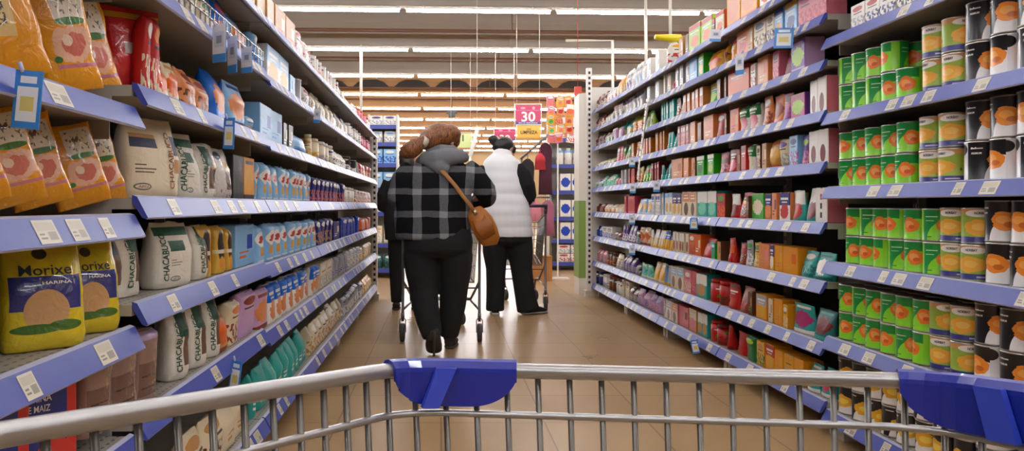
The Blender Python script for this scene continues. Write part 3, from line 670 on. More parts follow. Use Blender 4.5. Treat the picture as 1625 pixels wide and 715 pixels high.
cha(301, .543, 'w', .085, .2, 'green-topped flour bag, middle of three on the lower shelf', yaw=-.5, seed=24, d=.08)
cha(327, .543, 'w', .075, .2, 'green-topped flour bag, last of three on the lower shelf', yaw=-.5, seed=25, d=.08)
# cornmeal bags on the near shelf
mor = lab('cornmeal', '#d3bb1c', [('r', .08, .37, .92, .68, '#252c78'), ('e', .5, .36, .27, .2, '#c79a6a', ), ('e', .38, .2, .3, .045, '#3f6a20'), ('e', .72, .22, .2, .05, '#3f6a20'), ('e', .46, .88, .09, .05, '#3a341a')], .22, wrinkle=.7, coat=.8)
mor_s = mat('cornmeal_side', '#d0b81c', .25, coat=.8)
for (x, w, h, yaw, lb) in [(66, .155, .215, -.8, 'yellow cornmeal bag with navy band, the bulkier one nearer the shopping cart'), (137, .135, .205, -.75, 'yellow cornmeal bag with navy band, slimmer one at the shelf joint')]:
    lettered('cornmeal_bag', w, .085, h, 'sack', 31, [mor, mor_s], [('Morixe', 0, h * .735, .02, 0, w * .62, ink_k, .008), ('HARINA', w * .12, h * .62, .006, 0, w * .36, ink_w)],
             (XL - .085, YofL(x, .805), .763), (0, 0, yaw), lb, 'cornmeal bag', 'yellow cornmeal bags')
me, S = bag_mesh('cornmeal_bag', .12, .08, .16, 'sack', 33, [lab('orange_bag', '#d9821c', [('n', 7, .55, '#e0a040')], .3, wrinkle=.6, coat=.5), side_mat('o')])
tag(link('cornmeal_bag', me, None, (XL - .09, .98, .763), (0, 0, -.3)), 'orange bag at the picture edge next to the yellow cornmeal bags', 'bag')
# gold pasta packs leaning like dominoes
gold = lab('gold_pack', '#e69a12', [('r', .36, .62, .9, .93, '#e4dcc8'), ('n', 12, .56, '#77695a', .4, .66, .86, .9), ('e', .62, .6, .26, .035, '#3f7a34'), ('w', .6, .4, .34, .16, '#ecb89a'), ('w', .6, .4, .2, .1, '#cf7262'), ('w', .5, .44, .08, .05, '#f0d8c0'),
                                  ('r', .3, .2, 1.2, .235, '#c9788a', .15), ('e', .3, .28, .06, .03, '#3f7a34'), ('n', 5, .6, '#f0bf50', 0, 0, 1, .18)], .25, wrinkle=.9, coat=.6)
gold_s = mat('gold_side', '#e09010', .3, coat=.5)
gold_b = lab('gold_back', '#e09412', [('r', .1, .3, .6, .62, '#e0c080'), ('n', 30, .5, '#2a2018', .16, .38, .5, .56)], .3, wrinkle=.8, coat=.5)
def gold_pack(x, z, w, h, lean, yaw, fm, lb, back=0, seed=40):
    me, S = bag_mesh('pasta_packet', w, .05, h, 'pillow', seed, [fm, gold_s])
    tag(link('pasta_packet', me, None, (XL - .095 - back, YofL(x, .8), z + .022), (lean, 0, yaw)), lb, 'packet', 'gold pasta packets')
GP = ['first from the shopping cart', 'second from the shopping cart', 'third from the shopping cart', 'fourth from the shopping cart', 'fifth from the shopping cart', 'next to the flour bags']
for i, x in enumerate([-75, -15, 38, 92, 146, 184]):
    gold_pack(x, 1.027, .12, .188, .27, -.7, gold, 'gold packet leaning on the shelf above the cornmeal, ' + GP[i], seed=40 + i % 3, back=.012 * (i % 2))
for i, x in enumerate([-60, 52, 130, 176]):
    gold_pack(x, 1.28, .13 if i else .12, .25, .25, -.72, gold_b if i == 1 else gold, 'gold packet leaning on the upper near shelf, ' + GP[i], seed=44 + i % 3, back=.015 * (i % 2))
for i, x in enumerate([212]):
    me, S = bag_mesh('baking_packet', .16, .06, .222, 'pillow', 50 + i, [lab('red_pack', '#d0242c', [('r', .3, .45, .75, .58, '#cfc3c0'), ('w', .7, .35, .2, .22, '#d0906a'), ('r', 0, .86, 1, .93, '#d8a02c')], .25, wrinkle=.8, coat=.6), mat('red_side', '#cc222c', .3, coat=.5)])
    tag(link('baking_packet', me, None, (XL - .09, YofL(x, .81), 1.342), (.05, 0, -.7)), 'red glossy packet next to the leaning gold packets on the upper shelf', 'packet', 'red packets')
# boxes of cornmeal low by the cart
harina = lab('harina_box', '#20307e', [('r', .86, 0, 1, 1, '#c02a22'), ('w', .7, .2, .3, .2, '#c8322a'), ('w', .45, .12, .2, .12, '#e0b89a')], .35)
for i, (x, lb) in enumerate([(-60, 'blue and red cornmeal box at the picture edge under the shelf'), (30, 'blue and red cornmeal box, middle one behind the cart rim'), (108, 'blue and red cornmeal box lettered in white beside the brown packs')]):
    me, S = box_mesh('cornmeal_box', .13, .07, .2, [harina, mat('harina_side', '#b82a24', .4)], .002)
    o = tag(link('cornmeal_box', me, None, (XL - .095, YofL(x), .508), (0, 0, -.75)), lb, 'box', 'blue cornmeal boxes')
    for t, v in (('HARINA', .16), ('DE MAIZ', .14)):
        mb = MB(); letter(mb, t, S, -.01, v, .013, 0, fit=.055 if t == 'HARINA' else .05, off=.001, bold=.01); part('lettering', mb, ink_w, o)

# ---- fruit cans
green_can = lab('green_can', '#178a3c', [('e', .66, .08, .56, .6, '#8ad62c'), ('r', .80, 0, 1, 1, '#84cc28'), ('r', .06, .74, .34, .765, '#d8e8d0'), ('r', .06, .62, .26, .64, '#b8d8b0'), ('w', .5, .48, .2, .23, '#e8792a'), ('w', .47, .5, .11, .12, '#f0a060'), ('w', .53, .42, .08, .06, '#d85a1c'), ('r', .06, .14, .22, .165, '#2c6a2c')], .3, rep=2)
tan_can = lab('tan_can', '#93ad42', [('r', 0, .82, 1, 1, '#c8905a'), ('e', .4, .84, .3, .1, '#f0ece6'), ('w', .38, .46, .3, .21, '#e9a83c'), ('w', .38, .47, .14, .1, '#f0c060'), ('r', 0, .05, 1, .2, '#33307c'), ('r', .5, .1, .8, .14, '#b8b4d8'), ('e', .82, .38, .025, .05, '#4a5a28')], .32, rep=2)
black_can = lab('black_can', '#17161a', [('e', .72, .0, .42, .62, '#e8e6e6'), ('r', .84, 0, 1, 1, '#d9d8da'), ('e', .84, .8, .14, .14, '#17161a'), ('w', .58, .5, .24, .23, '#e8892c'), ('w', .54, .54, .12, .1, '#f3a850'), ('w', .64, .42, .09, .06, '#c8681c'), ('r', .06, .8, .28, .83, '#d8d6d6'), ('r', .06, .68, .24, .69, '#8a8070')], .28, rep=2)
yel_can = lab('yellow_can', '#17161a', [('e', .6, .0, .44, .5, '#e4dcd4'), ('w', .5, .46, .27, .22, '#dca428'), ('w', .5, .46, .16, .1, '#ecc850'), ('r', .06, .84, .28, .87, '#d8d6d6')], .3, rep=2)
KD = {'g': ('peach can', green_can, .049, .122, 'green'), 't': ('fruit can', tan_can, .05, .124, 'tan and green'), 'k': ('peach can', black_can, .054, .136, 'black and white'), 'y': ('pineapple can', yel_can, .05, .124, 'black and yellow')}
CM = {}
for k, (nn, m, r, h, cn) in KD.items():
    me, lid = can_meshes(k, r, h, m)
    lt = None
    if k in 'tk':
        mb = MB()
        words_ = [('NORIBAY', .4, .84, .036)] if k == 't' else [('N', .12, .82, .016), ('PREMIUM', .17, .69, .03)]
        for (tx, uc, vc, fit) in words_:
            for rp in (0, .5):
                def cs(a, b, off, uc=uc, rp=rp): 
                    th = 2 * pi * (uc / 2 + rp) + a / r; return Vector(((r * .975 + off) * cos(th), (r * .975 + off) * sin(th), b))
                letter(mb, tx, cs, 0, vc * h, .008 if k == 't' else .006, 0, fit=fit, off=.0008, bold=.03)
        lt = mb.mesh('lettering', ink_k if k == 't' else ink_w)
    CM[k] = (me, [('lid', lid)] + ([('lettering', lt)] if lt else []))
CR = random.Random(11)
LVN = ['bottom', 'second', 'third', 'fourth', 'fifth', 'sixth']
def can_run(lev, k, y0, n, tiers, step=None, rows=2, skip=()):
    nn, m, r, h, cn = KD[k]; step = step or 2 * r + .003
    for t in range(tiers):
        for i in range(n):
            for q in range(rows if i < n else 1):
                if (t, i, q) in skip: continue
                y = y0 - (i + .5) * step
                z = PZ[lev] - .002 + t * (h + .0005)
                X = XR + .03 + r + q * (2 * r + .006) + CR.uniform(0, .006)
                fa = {'g': .25, 't': .2, 'k': .26, 'y': .26}[k] * 2 * pi   # picture centre of the label
                rz = pi - fa + .7 + CR.choice((0, 0, .5, -.4, .9, -.8)) + CR.uniform(-.2, .2)
                lb = '%s %s, %s along, %s tier, %s row, %s can shelf up' % (cn, nn, ORD[i], 'lower' if t == 0 else 'upper', 'front' if q == 0 else 'second', LVN[lev])
                put('fruit_can' if k != 'y' else 'pineapple_can', CM[k], (X, y + CR.uniform(-.003, .003), z), (0, 0, rz), lb, 'can', '%s cans, %s shelf of the can bay' % (cn, LVN[lev]))
def Ycan(x): return min(3.268, YofR(x, 1.79))
for lev, gx, tx, kx in [(4, 1318, 1460, 1527), (3, 1317, 1455, 1526), (2, 1340, 1487, 1536), (1, 1328, 1472, 1540)]:
    yg, yt, yk = Ycan(gx), Ycan(tx), Ycan(kx)
    ng = int((yg - yt) / .1005 + .35); nt_ = 2
    if lev == 4: ng = 5
    can_run(lev, 'g', yg, ng, 2, skip=((1, 4, 0),) if lev == 4 else ())
    can_run(lev, 't', yt, 2, 2)
    can_run(lev, 'k', min(yk, yt - .21), 4, 2)
can_run(0, 'y', Ycan(1325), 9, 2)
# small boxes on the upper shelf of the can bay
for i, (x, b, a, c, lb) in enumerate([(1345, 'w', 'r', 's', 'white box with red stamp, first on the high shelf above the green cans'), (1368, 'w', 'r', 'n', 'white box with red stamp, second on the high shelf above the green cans'),
                                      (1392, 'w', 'v', 'n', 'white and navy spotted box on the high shelf above the green cans'), (1420, 'w', 'v', 'k', 'second spotted white box on the high shelf above the cans'), (1450, 'y', 'w', 'n', 'yellow and white box on the high shelf above the tan cans'), (1490, 'y', 'w', 'm', 'yellow box by the picture top above the tan cans')]):
    me, S = box_mesh('tea_box', .1, .07, .11, [front('1', b, a, c), side_mat(b)], .002)
    tag(link('tea_box', me, None, (XR + .07, YofR(x + 12), 1.797), (0, 0, pi)), lb, 'box', 'small boxes above the cans')
# ------------------------------------------------------------------ price cards hanging from the rails
card_m = lab('price_card', '#3f86cf', [('r', .12, .12, .88, .72, '#e6e8ea'), ('r', .25, .3, .75, .55, '#d8c878'), ('r', .2, .78, .8, .9, '#e6e8ea')], .35)
card_w = lab('price_card_white', '#e4e6ea', [('r', .0, .0, 1, .22, '#4a90d8'), ('r', .15, .4, .85, .8, '#cdd4dc'), ('r', .3, .5, .7, .7, '#8a90a0')], .35)
cme = {}
def card_mesh(w, h, m):
    k = (w, h, m.name)
    if k not in cme:
        mb = MB(); t = .0012; uv = [(0, 0), (1, 0), (1, 1), (0, 1)]
        vs = []
        for yy in (-t, t):
            vs += [(0, yy, -h), (w, yy, -h), (w, yy, 0), (0, yy, 0)]
        mb.add(vs, [(0, 1, 2, 3), (7, 6, 5, 4), (0, 4, 5, 1), (1, 5, 6, 2), (2, 6, 7, 3), (3, 7, 4, 0)], 0, [uv, [uv[3], uv[2], uv[1], uv[0]]] + [[(0, 0)] * 4] * 4)
        cl = MB(); cl.tube([(.004, 0, .012), (.012, 0, -.004)], .004, 6)
        cme[k] = (mb.mesh('card', m), cl.mesh('clip', rail_edge))
    return cme[k]
def pcard(side, x, lev, w=.05, h=.1, m=None, rz=0, tilt=0, lb=''):
    Y = 1150 * (abs(XL) if side < 0 else XR) / abs(x - 700)
    bi, bn = bay_of(side, Y); Z = LZ.get(bn, LZ['C']) if side < 0 else (PZ if bn == 'P' else RZ)
    z = Z[lev] - .008; X = (XL + .024) if side < 0 else (XR - .024)
    a, b = card_mesh(w, h, m or card_m)
    o = thing('price_card', lb, 'price card', (X, Y, z), (0, tilt, (rz if side < 0 else pi - rz)), 'hanging price cards')
    link('card', a, o); link('clip', b, o)
pcard(-1, 3, 4, .048, .095, card_m, -.1, .1, 'large blue price card beneath the leaning gold packets')
pcard(-1, 325, 5, .055, .115, card_w, -.5, 0, 'white and blue price card, first of three below the wire fence')
pcard(-1, 350, 5, .05, .12, card_w, -.7, 0, 'white price card seen nearly edge on, second of three below the wire fence')
pcard(-1, 372, 5, .05, .09, card_w, -.5, 0, 'blue-white price card, third of three below the wire fence')
pcard(-1, 344, 4, .04, .1, card_m, -.3, .05, 'light blue price card hanging below the brown pouches')
pcard(-1, 357, 1, .04, .11, card_m, -.3, .15, 'blue price card hanging low beside the green-topped flour bags')
pcard(-1, 492, 5, .04, .08, card_w, -.3, .1, 'small pale price card under the cream bags near the far flour bays')
pcard(1, 1268, 7, .085, .1, card_m, .35, -.06, 'blue and white price card below the pink boxes')
pcard(1, 1187, 7, .05, .12, card_w, .9, 0, 'white price card edge on below the orange box')
pcard(1, 1152, 8, .065, .075, card_w, .3, -.1, 'pale blue price card below the big yellow box on top')
pcard(1, 1113, 3, .05, .075, card_m, .3, 0, 'small blue price card under the teal boxes')
pcard(1, 1113, 0, .05, .09, card_m, .3, .2, 'blue price card dangling near the floor below the teal boxes')
for i, (x, l) in enumerate([(1013, 4), (1012, 3), (1012, 2), (1052, 4), (1012, 5)]):
    pcard(1, x, l, .05, .085, card_w, .3, 0, 'small white price card by the clip strip, on the ' + SHN[l] + (' nearer the cans' if x > 1040 else ''))
# clip strip
mb = MB()
p0, p1 = Vector((1.70, 5.98, 1.92)), Vector((1.70, 6.28, 1.27)); n = 12
for i in range(n):
    a = p0.lerp(p1, i / n); b = p0.lerp(p1, (i + .92) / n)
    mb.tube([a, b], [(.003, .026), (.003, .026)], 8, up=Vector((1, 0, 0)), smooth=False)
mb.tube([p0 + Vector((.02, 0, .02)), p1], .004, 6)
cs_ = MB()
for i in range(n): a = p0.lerp(p1, (i + .45) / n); cs_.ball(a + Vector((-.004, 0, 0)), .008, 8, 6)
o = tag(link('clip_strip', mb.mesh('clip_strip', mat('strip_white', '#e6e2da', .4))), 'long white clip strip hanging slanted down the dessert shelves', 'clip strip')
part('clip_button', cs_, mat('clip_red', '#a8857a', .4), o)
# yellow topped dispenser at the top of the dessert shelves
o = thing('spray_dispenser', 'yellow-topped white bottle standing on the top dessert shelf', 'bottle', (1.72 + .09, 5.62, 2.128), (0, 0, pi))
mb = MB(); mb.lathe([(.05, 0), (.055, .02), (.055, .13), (.04, .16), (.02, .18)], 18); part('bottle', mb, front('1', 'w', 'y', 'r'), o)
mb = MB(); mb.tube([(.05 - .10, 0, .215), (.0, 0, .21), (.15, 0, .225)], [(.03, .03), (.036, .04), (.018, .03)], 10); mb.tube([(0, 0, .175), (0, 0, .21)], .018, 10); part('cap', mb, mat('cap_yellow', '#e3cf1c', .35), o)
# white poles and brackets that come down from the roof
pole_m = mat('pole_white', '#e6e2d8', .5)
def pole(pts, r, lb):
    mb = MB(); mb.tube(pts, r, 8); tag(link('hanging_pole', mb.mesh('hanging_pole', pole_m)), lb, 'pole', 'white poles under the roof')
def PX(x, Y): return (x - 700) / F * Y
def PZZ(y, Y): return CH - (y - 325) / F * Y
pole([(PX(573, 15), 15, 5.25), (PX(573, 15), 15, 2.75)], .03, 'white pole hanging beyond the flour shelves')
pole([(PX(1062, 9), 9, 5.25), (PX(1064, 9), 9, 2.95)], .02, 'white pole above the yellow-topped bottle')
pole([(PX(1024, 12), 12, 5.25), (PX(1026, 12), 12, 2.6)], .025, 'white pole beside the yellow-topped bottle')
pole([(PX(898, 14), 14, PZZ(64, 14)), (PX(972, 14), 14, PZZ(64, 14)), (PX(973, 14), 14, 0)], .03, 'white angled bracket pole standing over the far shelf end')

# ------------------------------------------------------------------ what stands beyond the aisle
def small_unit(name_lb, X0, X1, Y, levels, top, rows, side_col='#d8d6d2'):
    """shelf block facing the aisle mouth (towards -y)"""
    g = thing('end_shelf', name_lb, 'shelving unit', ((X0 + X1) / 2, Y, 0)); hw = (X1 - X0) / 2
    mb = MB(); mb.box(-hw, .40, 0, hw, .43, top); part('back_panel', mb, mat('end_back', side_col, .6), g)
    mb = MB(); mb.box(-hw, 0, 0, -hw + .025, .42, top); mb.box(hw - .025, 0, 0, hw, .42, top); part('side_panel', mb, white_metal, g)
    for z in levels:
        mb = MB(); mb.box(-hw + .026, .01, z - .03, hw - .026, .4, z); s = part('shelf', mb, white_metal, g)
        mb = MB(); mb.box(-hw + .026, -.012, z - .06, hw - .026, .008, z); part('price_rail', mb, rail_blue, s)
    for (z, n, shape, w, d, h, st, cols, sd, lb) in rows:
        if shape == 'B': me, kids = box_mesh('b', w, d, h, [front(st, *cols), side_mat(sd)])[0], []
        elif shape == 'j': me, cap = jar_meshes(w / 2, h, front(st, *cols), side_mat(sd), .45, .03); kids = [('cap', cap)]
        else: me, kids = bag_mesh('b', w, d, h, 'sack', 1, [front(st, *cols), side_mat(sd)])[0], []
        for i in range(n):
            x = (X0 + X1) / 2 + (i - (n - 1) / 2) * (w + .015)
            put(lb.split('|')[0], (me, kids), (x, Y + d / 2 + .012, z + .001), (0, 0, -pi / 2), lb.split('|')[1] + ', ' + ORD[i] + ' in its row', lb.split('|')[0].split('_')[-1], lb.split('|')[1])
jug = lambda z, l: (z, 3, 'B', .17, .12, .27, '3', ('w', 'w', 'B'), 'w', 'detergent_jug|white jug with blue and orange print, ' + l)
small_unit('white end shelf of jugs and bottles beyond the vest wearer', 1.74, 2.62, 11.6, [.14, .50, .86, 1.28, 1.70, 2.12], 2.5,
           [(.141, 3, 'B', .2, .12, .13, '1', ('w', 'r', 'r'), 'w', 'tissue_box|white and red box on the lowest end shelf'), (.28, 3, 'B', .2, .12, .13, '1', ('w', 'r', 's'), 'w', 'tissue_box|white and red box stacked on the lowest end shelf'),
            jug(.501, 'second end shelf'), jug(.861, 'third end shelf'), jug(1.281, 'fourth end shelf'), (1.701, 5, 'j', .12, .12, .26, '0', ('w', 'b', 's'), 'w', 'detergent_bottle|pale bottle on the fifth end shelf'),
            (2.121, 4, 'B', .16, .1, .2, '1', ('w', 'n', 'o'), 'w', 'soap_box|white box on the highest end shelf')])
for i, (x, z) in enumerate([(2.30, 1.22), (2.30, .80)]):
    mb = MB(); mb.box(-.13, -.006, -.045, .13, 0, .045); tag(link('price_sign', mb.mesh('price_sign', mat('sign_yellow', '#e3c23c', .4)), None, (x, 11.575, z)), 'yellow price strip on the ' + ['upper', 'lower'][i] + ' jug shelf rail', 'sign')
small_unit('white end shelf with blue rails beyond the flour shelves', -1.05, -.62, 10.4, [.14, .5, .95, 1.3, 1.65, 1.95, 2.2], 2.35,
           [(.141, 2, 'k', .18, .1, .2, '1', ('T', 'w', 'k'), 'T', 'cleaning_bag|dark bag low on the far end shelf'), (.501, 2, 'k', .18, .1, .25, '1', ('c', 'H', 'w'), 'c', 'cleaning_bag|cream bag on the far end shelf'),
            (.951, 2, 'B', .18, .1, .24, '1', ('w', 'b', 's'), 'w', 'cleaning_box|white box on the third far end shelf'), (1.301, 2, 'B', .18, .1, .22, '1', ('b', 'w', 's'), 'b', 'cleaning_box|pale blue box on the fourth far end shelf'), (1.651, 2, 'B', .18, .1, .2, '1', ('b', 'w', 'B'), 'b', 'cleaning_box|pale blue box on the fifth far end shelf'),
            (1.951, 2, 'k', .18, .1, .16, '1', ('w', 'b', 's'), 'w', 'cleaning_bag|white bag on the sixth far end shelf'), (2.201, 2, 'B', .18, .1, .13, '1', ('w', 'n', 's'), 'w', 'cleaning_box|white box on top of the far end shelf')])
# bright packets on a hanging strip panel, red banner, small white board
o = thing('packet_display', 'hanging display of yellow and pink packets near the far shelf end', 'display', (1.66, 10.3, 0))
rr = random.Random(3)
mb = MB(); mb.box(-.01, 0, 0, .01, .02, 2.6); mb.box(-.15, -.1, 0, .15, .1, .02); part('hook_rail', mb, pole_m, o)
for i in range(5):
    for j in range(3):
        mb = MB(); mb.box(-.055, -.02, 0, .055, .0, .15); part('packet', mb, front(rr.choice('0167'), *rr.choice(['ywo', 'wpr', 'hyr', 'ycg', 'pwo'])), o, (j * .125 - .1 + rr.uniform(-.015, .015), -.01 - .012 * j, 1.93 + i * .13), (rr.uniform(-.15, .15), rr.uniform(-.2, .2), 0))
mb = MB(); mb.box(PX(912, 9.2), 9.2, PZZ(182, 9.2), PX(923, 9.2), 9.23, PZZ(137, 9.2)); mb.tube([(PX(917, 9.2), 9.21, PZZ(137, 9.2)), (PX(917, 9.2), 9.21, 5.25)], .004, 5); tag(link('red_banner', mb.mesh('red_banner', mat('banner_red', '#c2402c', .5))), 'narrow red banner beside the dessert shelf end', 'banner')
# hanging signs
def sign(name, X, Y, z0, z1, w, m, lb, words=(), rod=5.25, cat='sign'):
    o = thing(name, lb, cat, (X, Y, 0)); mb = MB(); mb.box(-w / 2, 0, z0, w / 2, .012, z1); part('panel', mb, m, o)
    for (t, vz, sz, mm, fit) in words:
        mb = MB(); letter(mb, t, lambda a, b, off: Vector((a, -off, b)), 0, vz, sz, 0, fit=fit, off=.003, bold=.02); part('lettering', mb, mm, o)
    mb = MB(); mb.tube([(-w / 2, 0, z1 + .02), (w / 2, 0, z1 + .02)], .009, 6)
    for s in (-1, 1): mb.tube([(s * (w / 2 + .01), .0, z0), (s * (w / 2 + .01), 0, z1 + .03)], .008, 6); mb.tube([(s * w * .45, 0, z1 + .02), (s * w * .45, 0, rod)], .004, 5)
    part('frame', mb, pole_m, o)
    return o
mag = lab('sign_magenta', '#b52a55', [('r', 0, 0, 1, .16, '#4a3a86'), ('r', 0, .74, 1, .76, '#e08aa8'), ('e', .3, .86, .1, .06, '#e08aa8'), ('e', .72, .86, .06, .08, '#e08aa8')], .4)
SY = 13.0
wsg = 40 / F * SY
sign('sale_sign', PX(838, SY), SY, PZZ(198, SY), PZZ(167, SY), wsg, mag, 'magenta and violet hanging sign reading 30 above the vest wearer', [('30', PZZ(185, SY), .17, ink_w, .25), ('EN LA SEGUNDA', PZZ(195, SY), .02, ink_w, .34)])
sign('price_sign', PX(839, SY), SY - .03, PZZ(219, SY), PZZ(200, SY), wsg * .92, mat('sign_yellow2', '#dfae3c', .4), 'yellow sign hanging under the magenta 30 sign', [('LIMPIEZA', PZZ(210, SY), .06, ink_k, .3), ('DIAS', PZZ(205, SY), .03, ink_k, .08)], rod=PZZ(198, SY))
SY = 15.5
sign('sale_sign', PX(801, SY), SY, PZZ(223, SY), PZZ(204, SY), 33 / F * SY, mag, 'farther magenta 30 sign partly behind the black hair', [('30', PZZ(219, SY), .13, ink_w, .22)])
SY = 16
sign('offer_sign', PX(731, SY), SY, PZZ(234, SY), PZZ(212, SY), 34 / F * SY, mat('sign_green', '#c3cf8a', .4), 'pale green offer sign beside the auburn hair', [('31', PZZ(219, SY), .14, ink_g, .16)])
# slanted white light tube, dark speaker under roof
mb = MB(); mb.tube([(PX(746, 11), 11, PZZ(248, 11)), (PX(759, 11), 11.4, PZZ(207, 11.4))], .035, 8); mb.tube([(PX(759, 11), 11.4, PZZ(207, 11.4)), (PX(759, 11), 11.4, 5.25)], .004, 5); mb.tube([(PX(746, 11), 11, PZZ(248, 11)), (PX(746, 11), 11, 0)], .02, 8)
tag(link('slanted_pole', mb.mesh('slanted_pole', mat('strip_white', '#e6e2da', .4))), 'thick white slanted pole between the two shoppers', 'pole')
o = thing('roof_speaker', 'small black speaker hanging from the far roof', 'speaker', (PX(717, 22), 22, 0))
mb = MB(); z0, z1 = PZZ(186, 22), PZZ(176, 22)
mb.box(-.1, -.1, z0, .1, .1, z1 - .07); mb.box(-.16, -.1, z1 - .07, .16, .1, z1); part('body', mb, mat('speaker_black', '#1c1a1a', .5), o); mb = MB(); mb.tube([(0, 0, z1), (0, 0, 5.25)], .01, 6); part('rod', mb, mat('speaker_black', '#1c1a1a', .5), o)
# clothes rack on a slope beyond the vest wearer
o = thing('clothes_rack', 'grey sloping clothes rack hung with dark clothes beyond the vest wearer', 'clothes rack', (0, 10.6, 0))
mb = MB(); mb.tube([(1.16, 0, 1.72), (1.62, .0, 2.12)], .02, 8); mb.tube([(1.18, 0, 1.72), (1.18, 0, 0)], .015, 8); mb.tube([(1.6, 0, 2.1), (1.6, 0, 0)], .015, 8); mb.tube([(1.18, 0, .12), (1.6, 0, .12)], .015, 8); mb.tube([(1.18, 0, 1.16), (1.6, 0, 1.16)], .012, 8); part('frame', mb, mat('rack_grey', '#8c8a88', .35, .8), o)
def garment(x, y, zt, zb, w, m, lb):
    mb = MB(); n = 8; d = .03
    pr = [(zt, w * .15), (zt - .05, w * .42), (zt - .12, w * .5), ((zt + zb) / 2, w * .46), (zb, w * .52)]
    mb.tube([(0, 0, z) for z, _ in pr], [(d, a) for _, a in pr], 14, up=Vector((0, 1, 0)))
    mb.tube([(0, 0, zt), (0, 0, zt + .06)], .005, 6)
    tag(link('garment', mb.mesh('garment', m), None, (x, y, 0)), lb, 'garment', 'clothes on the sloping rack')
garment(1.26, 10.55, 1.72, 1.1, .2, mat('cloth_dark', '#2a2226', .9), 'black garment on the lower end of the sloping rack')
garment(1.44, 10.53, 1.80, 1.56, .16, mat('cloth_red', '#d0424c', .9), 'coral red garment on the sloping rack')
garment(1.52, 10.56, 1.95, 1.2, .2, mat('cloth_plum', '#4a2034', .9), 'plum garment high on the sloping rack')
garment(1.38, 10.60, 1.12, .8, .16, mat('cloth_pink', '#cf7f92', .9), 'pink garment on the rack above the cart')
garment(1.56, 10.60, 1.12, .6, .2, mat('cloth_mauve', '#9a5a72', .9), 'mauve garment on the rack beside the end shelf')
o = thing('cardboard_box', 'brown cardboard box on the floor beyond the second cart', 'box', (1.37, 10.1, 0))
mb = MB(); mb.box(-.16, -.12, 0, .16, .12, .34); part('carton', mb, mat('kraft', '#a8713c', .8), o)
mb = MB(); mb.box(-.16, -.14, .34, .16, -.02, .346); mb.box(-.16, .02, .34, .16, .14, .346); part('flap', mb, MATS['kraft'], o)
# distant shelf runs across the hall
for i, (x0, x1, y) in enumerate([(-6, -1.3, 22), (-1.0, 3.0, 27), (3.6, 9, 22)]):
    small_unit('low shelving run far across the hall, ' + ['beyond the flour shelves', 'straight past the shoppers', 'beyond the dessert shelves'][i], x0, x1, y, [.2, .6, 1.0, 1.4], 1.75, [])
# ------------------------------------------------------------------ shopping carts
chrome = mat('cart_chrome', '#8d8b88', .33, .85)
rim_m = mat('cart_rim', '#a8a7a6', .34, .85)
wheel_m = mat('wheel_grey', '#4a4642', .6); hub_m = mat('hub', '#8c8a86', .4, .5)
def grid(mb, A, B, C, D, nu, nv, r, seg=6):
    """wires over the quad A-B (top) to D-C (bottom)"""
    for i in range(nu + 1):
        t = i / nu; mb.tube([A.lerp(B, t), D.lerp(C, t)], r, seg)
    for j in range(1, nv + 1):
        t = j / nv; mb.tube([A.lerp(D, t), B.lerp(C, t)], r, seg)
def wheel(o, x, y, r=.06, yaw=0):
    M = Matrix.Rotation(yaw, 4, 'Z')
    mb = MB()
    prof = [(-.018, r * .86), (-.015, r), (.015, r), (.018, r * .86)]
    mb.tube([M @ Vector((a, 0, 0)) for a, _ in prof], [b for _, b in prof], 20); w = part('wheel', mb, wheel_m, o, (x, y, r))
    mb = MB(); mb.tube([M @ Vector((-.02, 0, 0)), M @ Vector((.02, 0, 0))], r * .4, 12); part('hub', mb, hub_m, w)
    mb = MB()
    for s in (-1, 1): mb.tube([M @ Vector((s * .023, 0, 0)), M @ Vector((s * .024, .02, r + .02)), M @ Vector((s * .006, .035, r + .04))], [(.004, .014)] * 3, 8)
    mb.tube([M @ Vector((0, .03, r + .03)), M @ Vector((0, .03, r + .075))], .014, 10); part('caster_fork', mb, hub_m, o, (x, y, r))
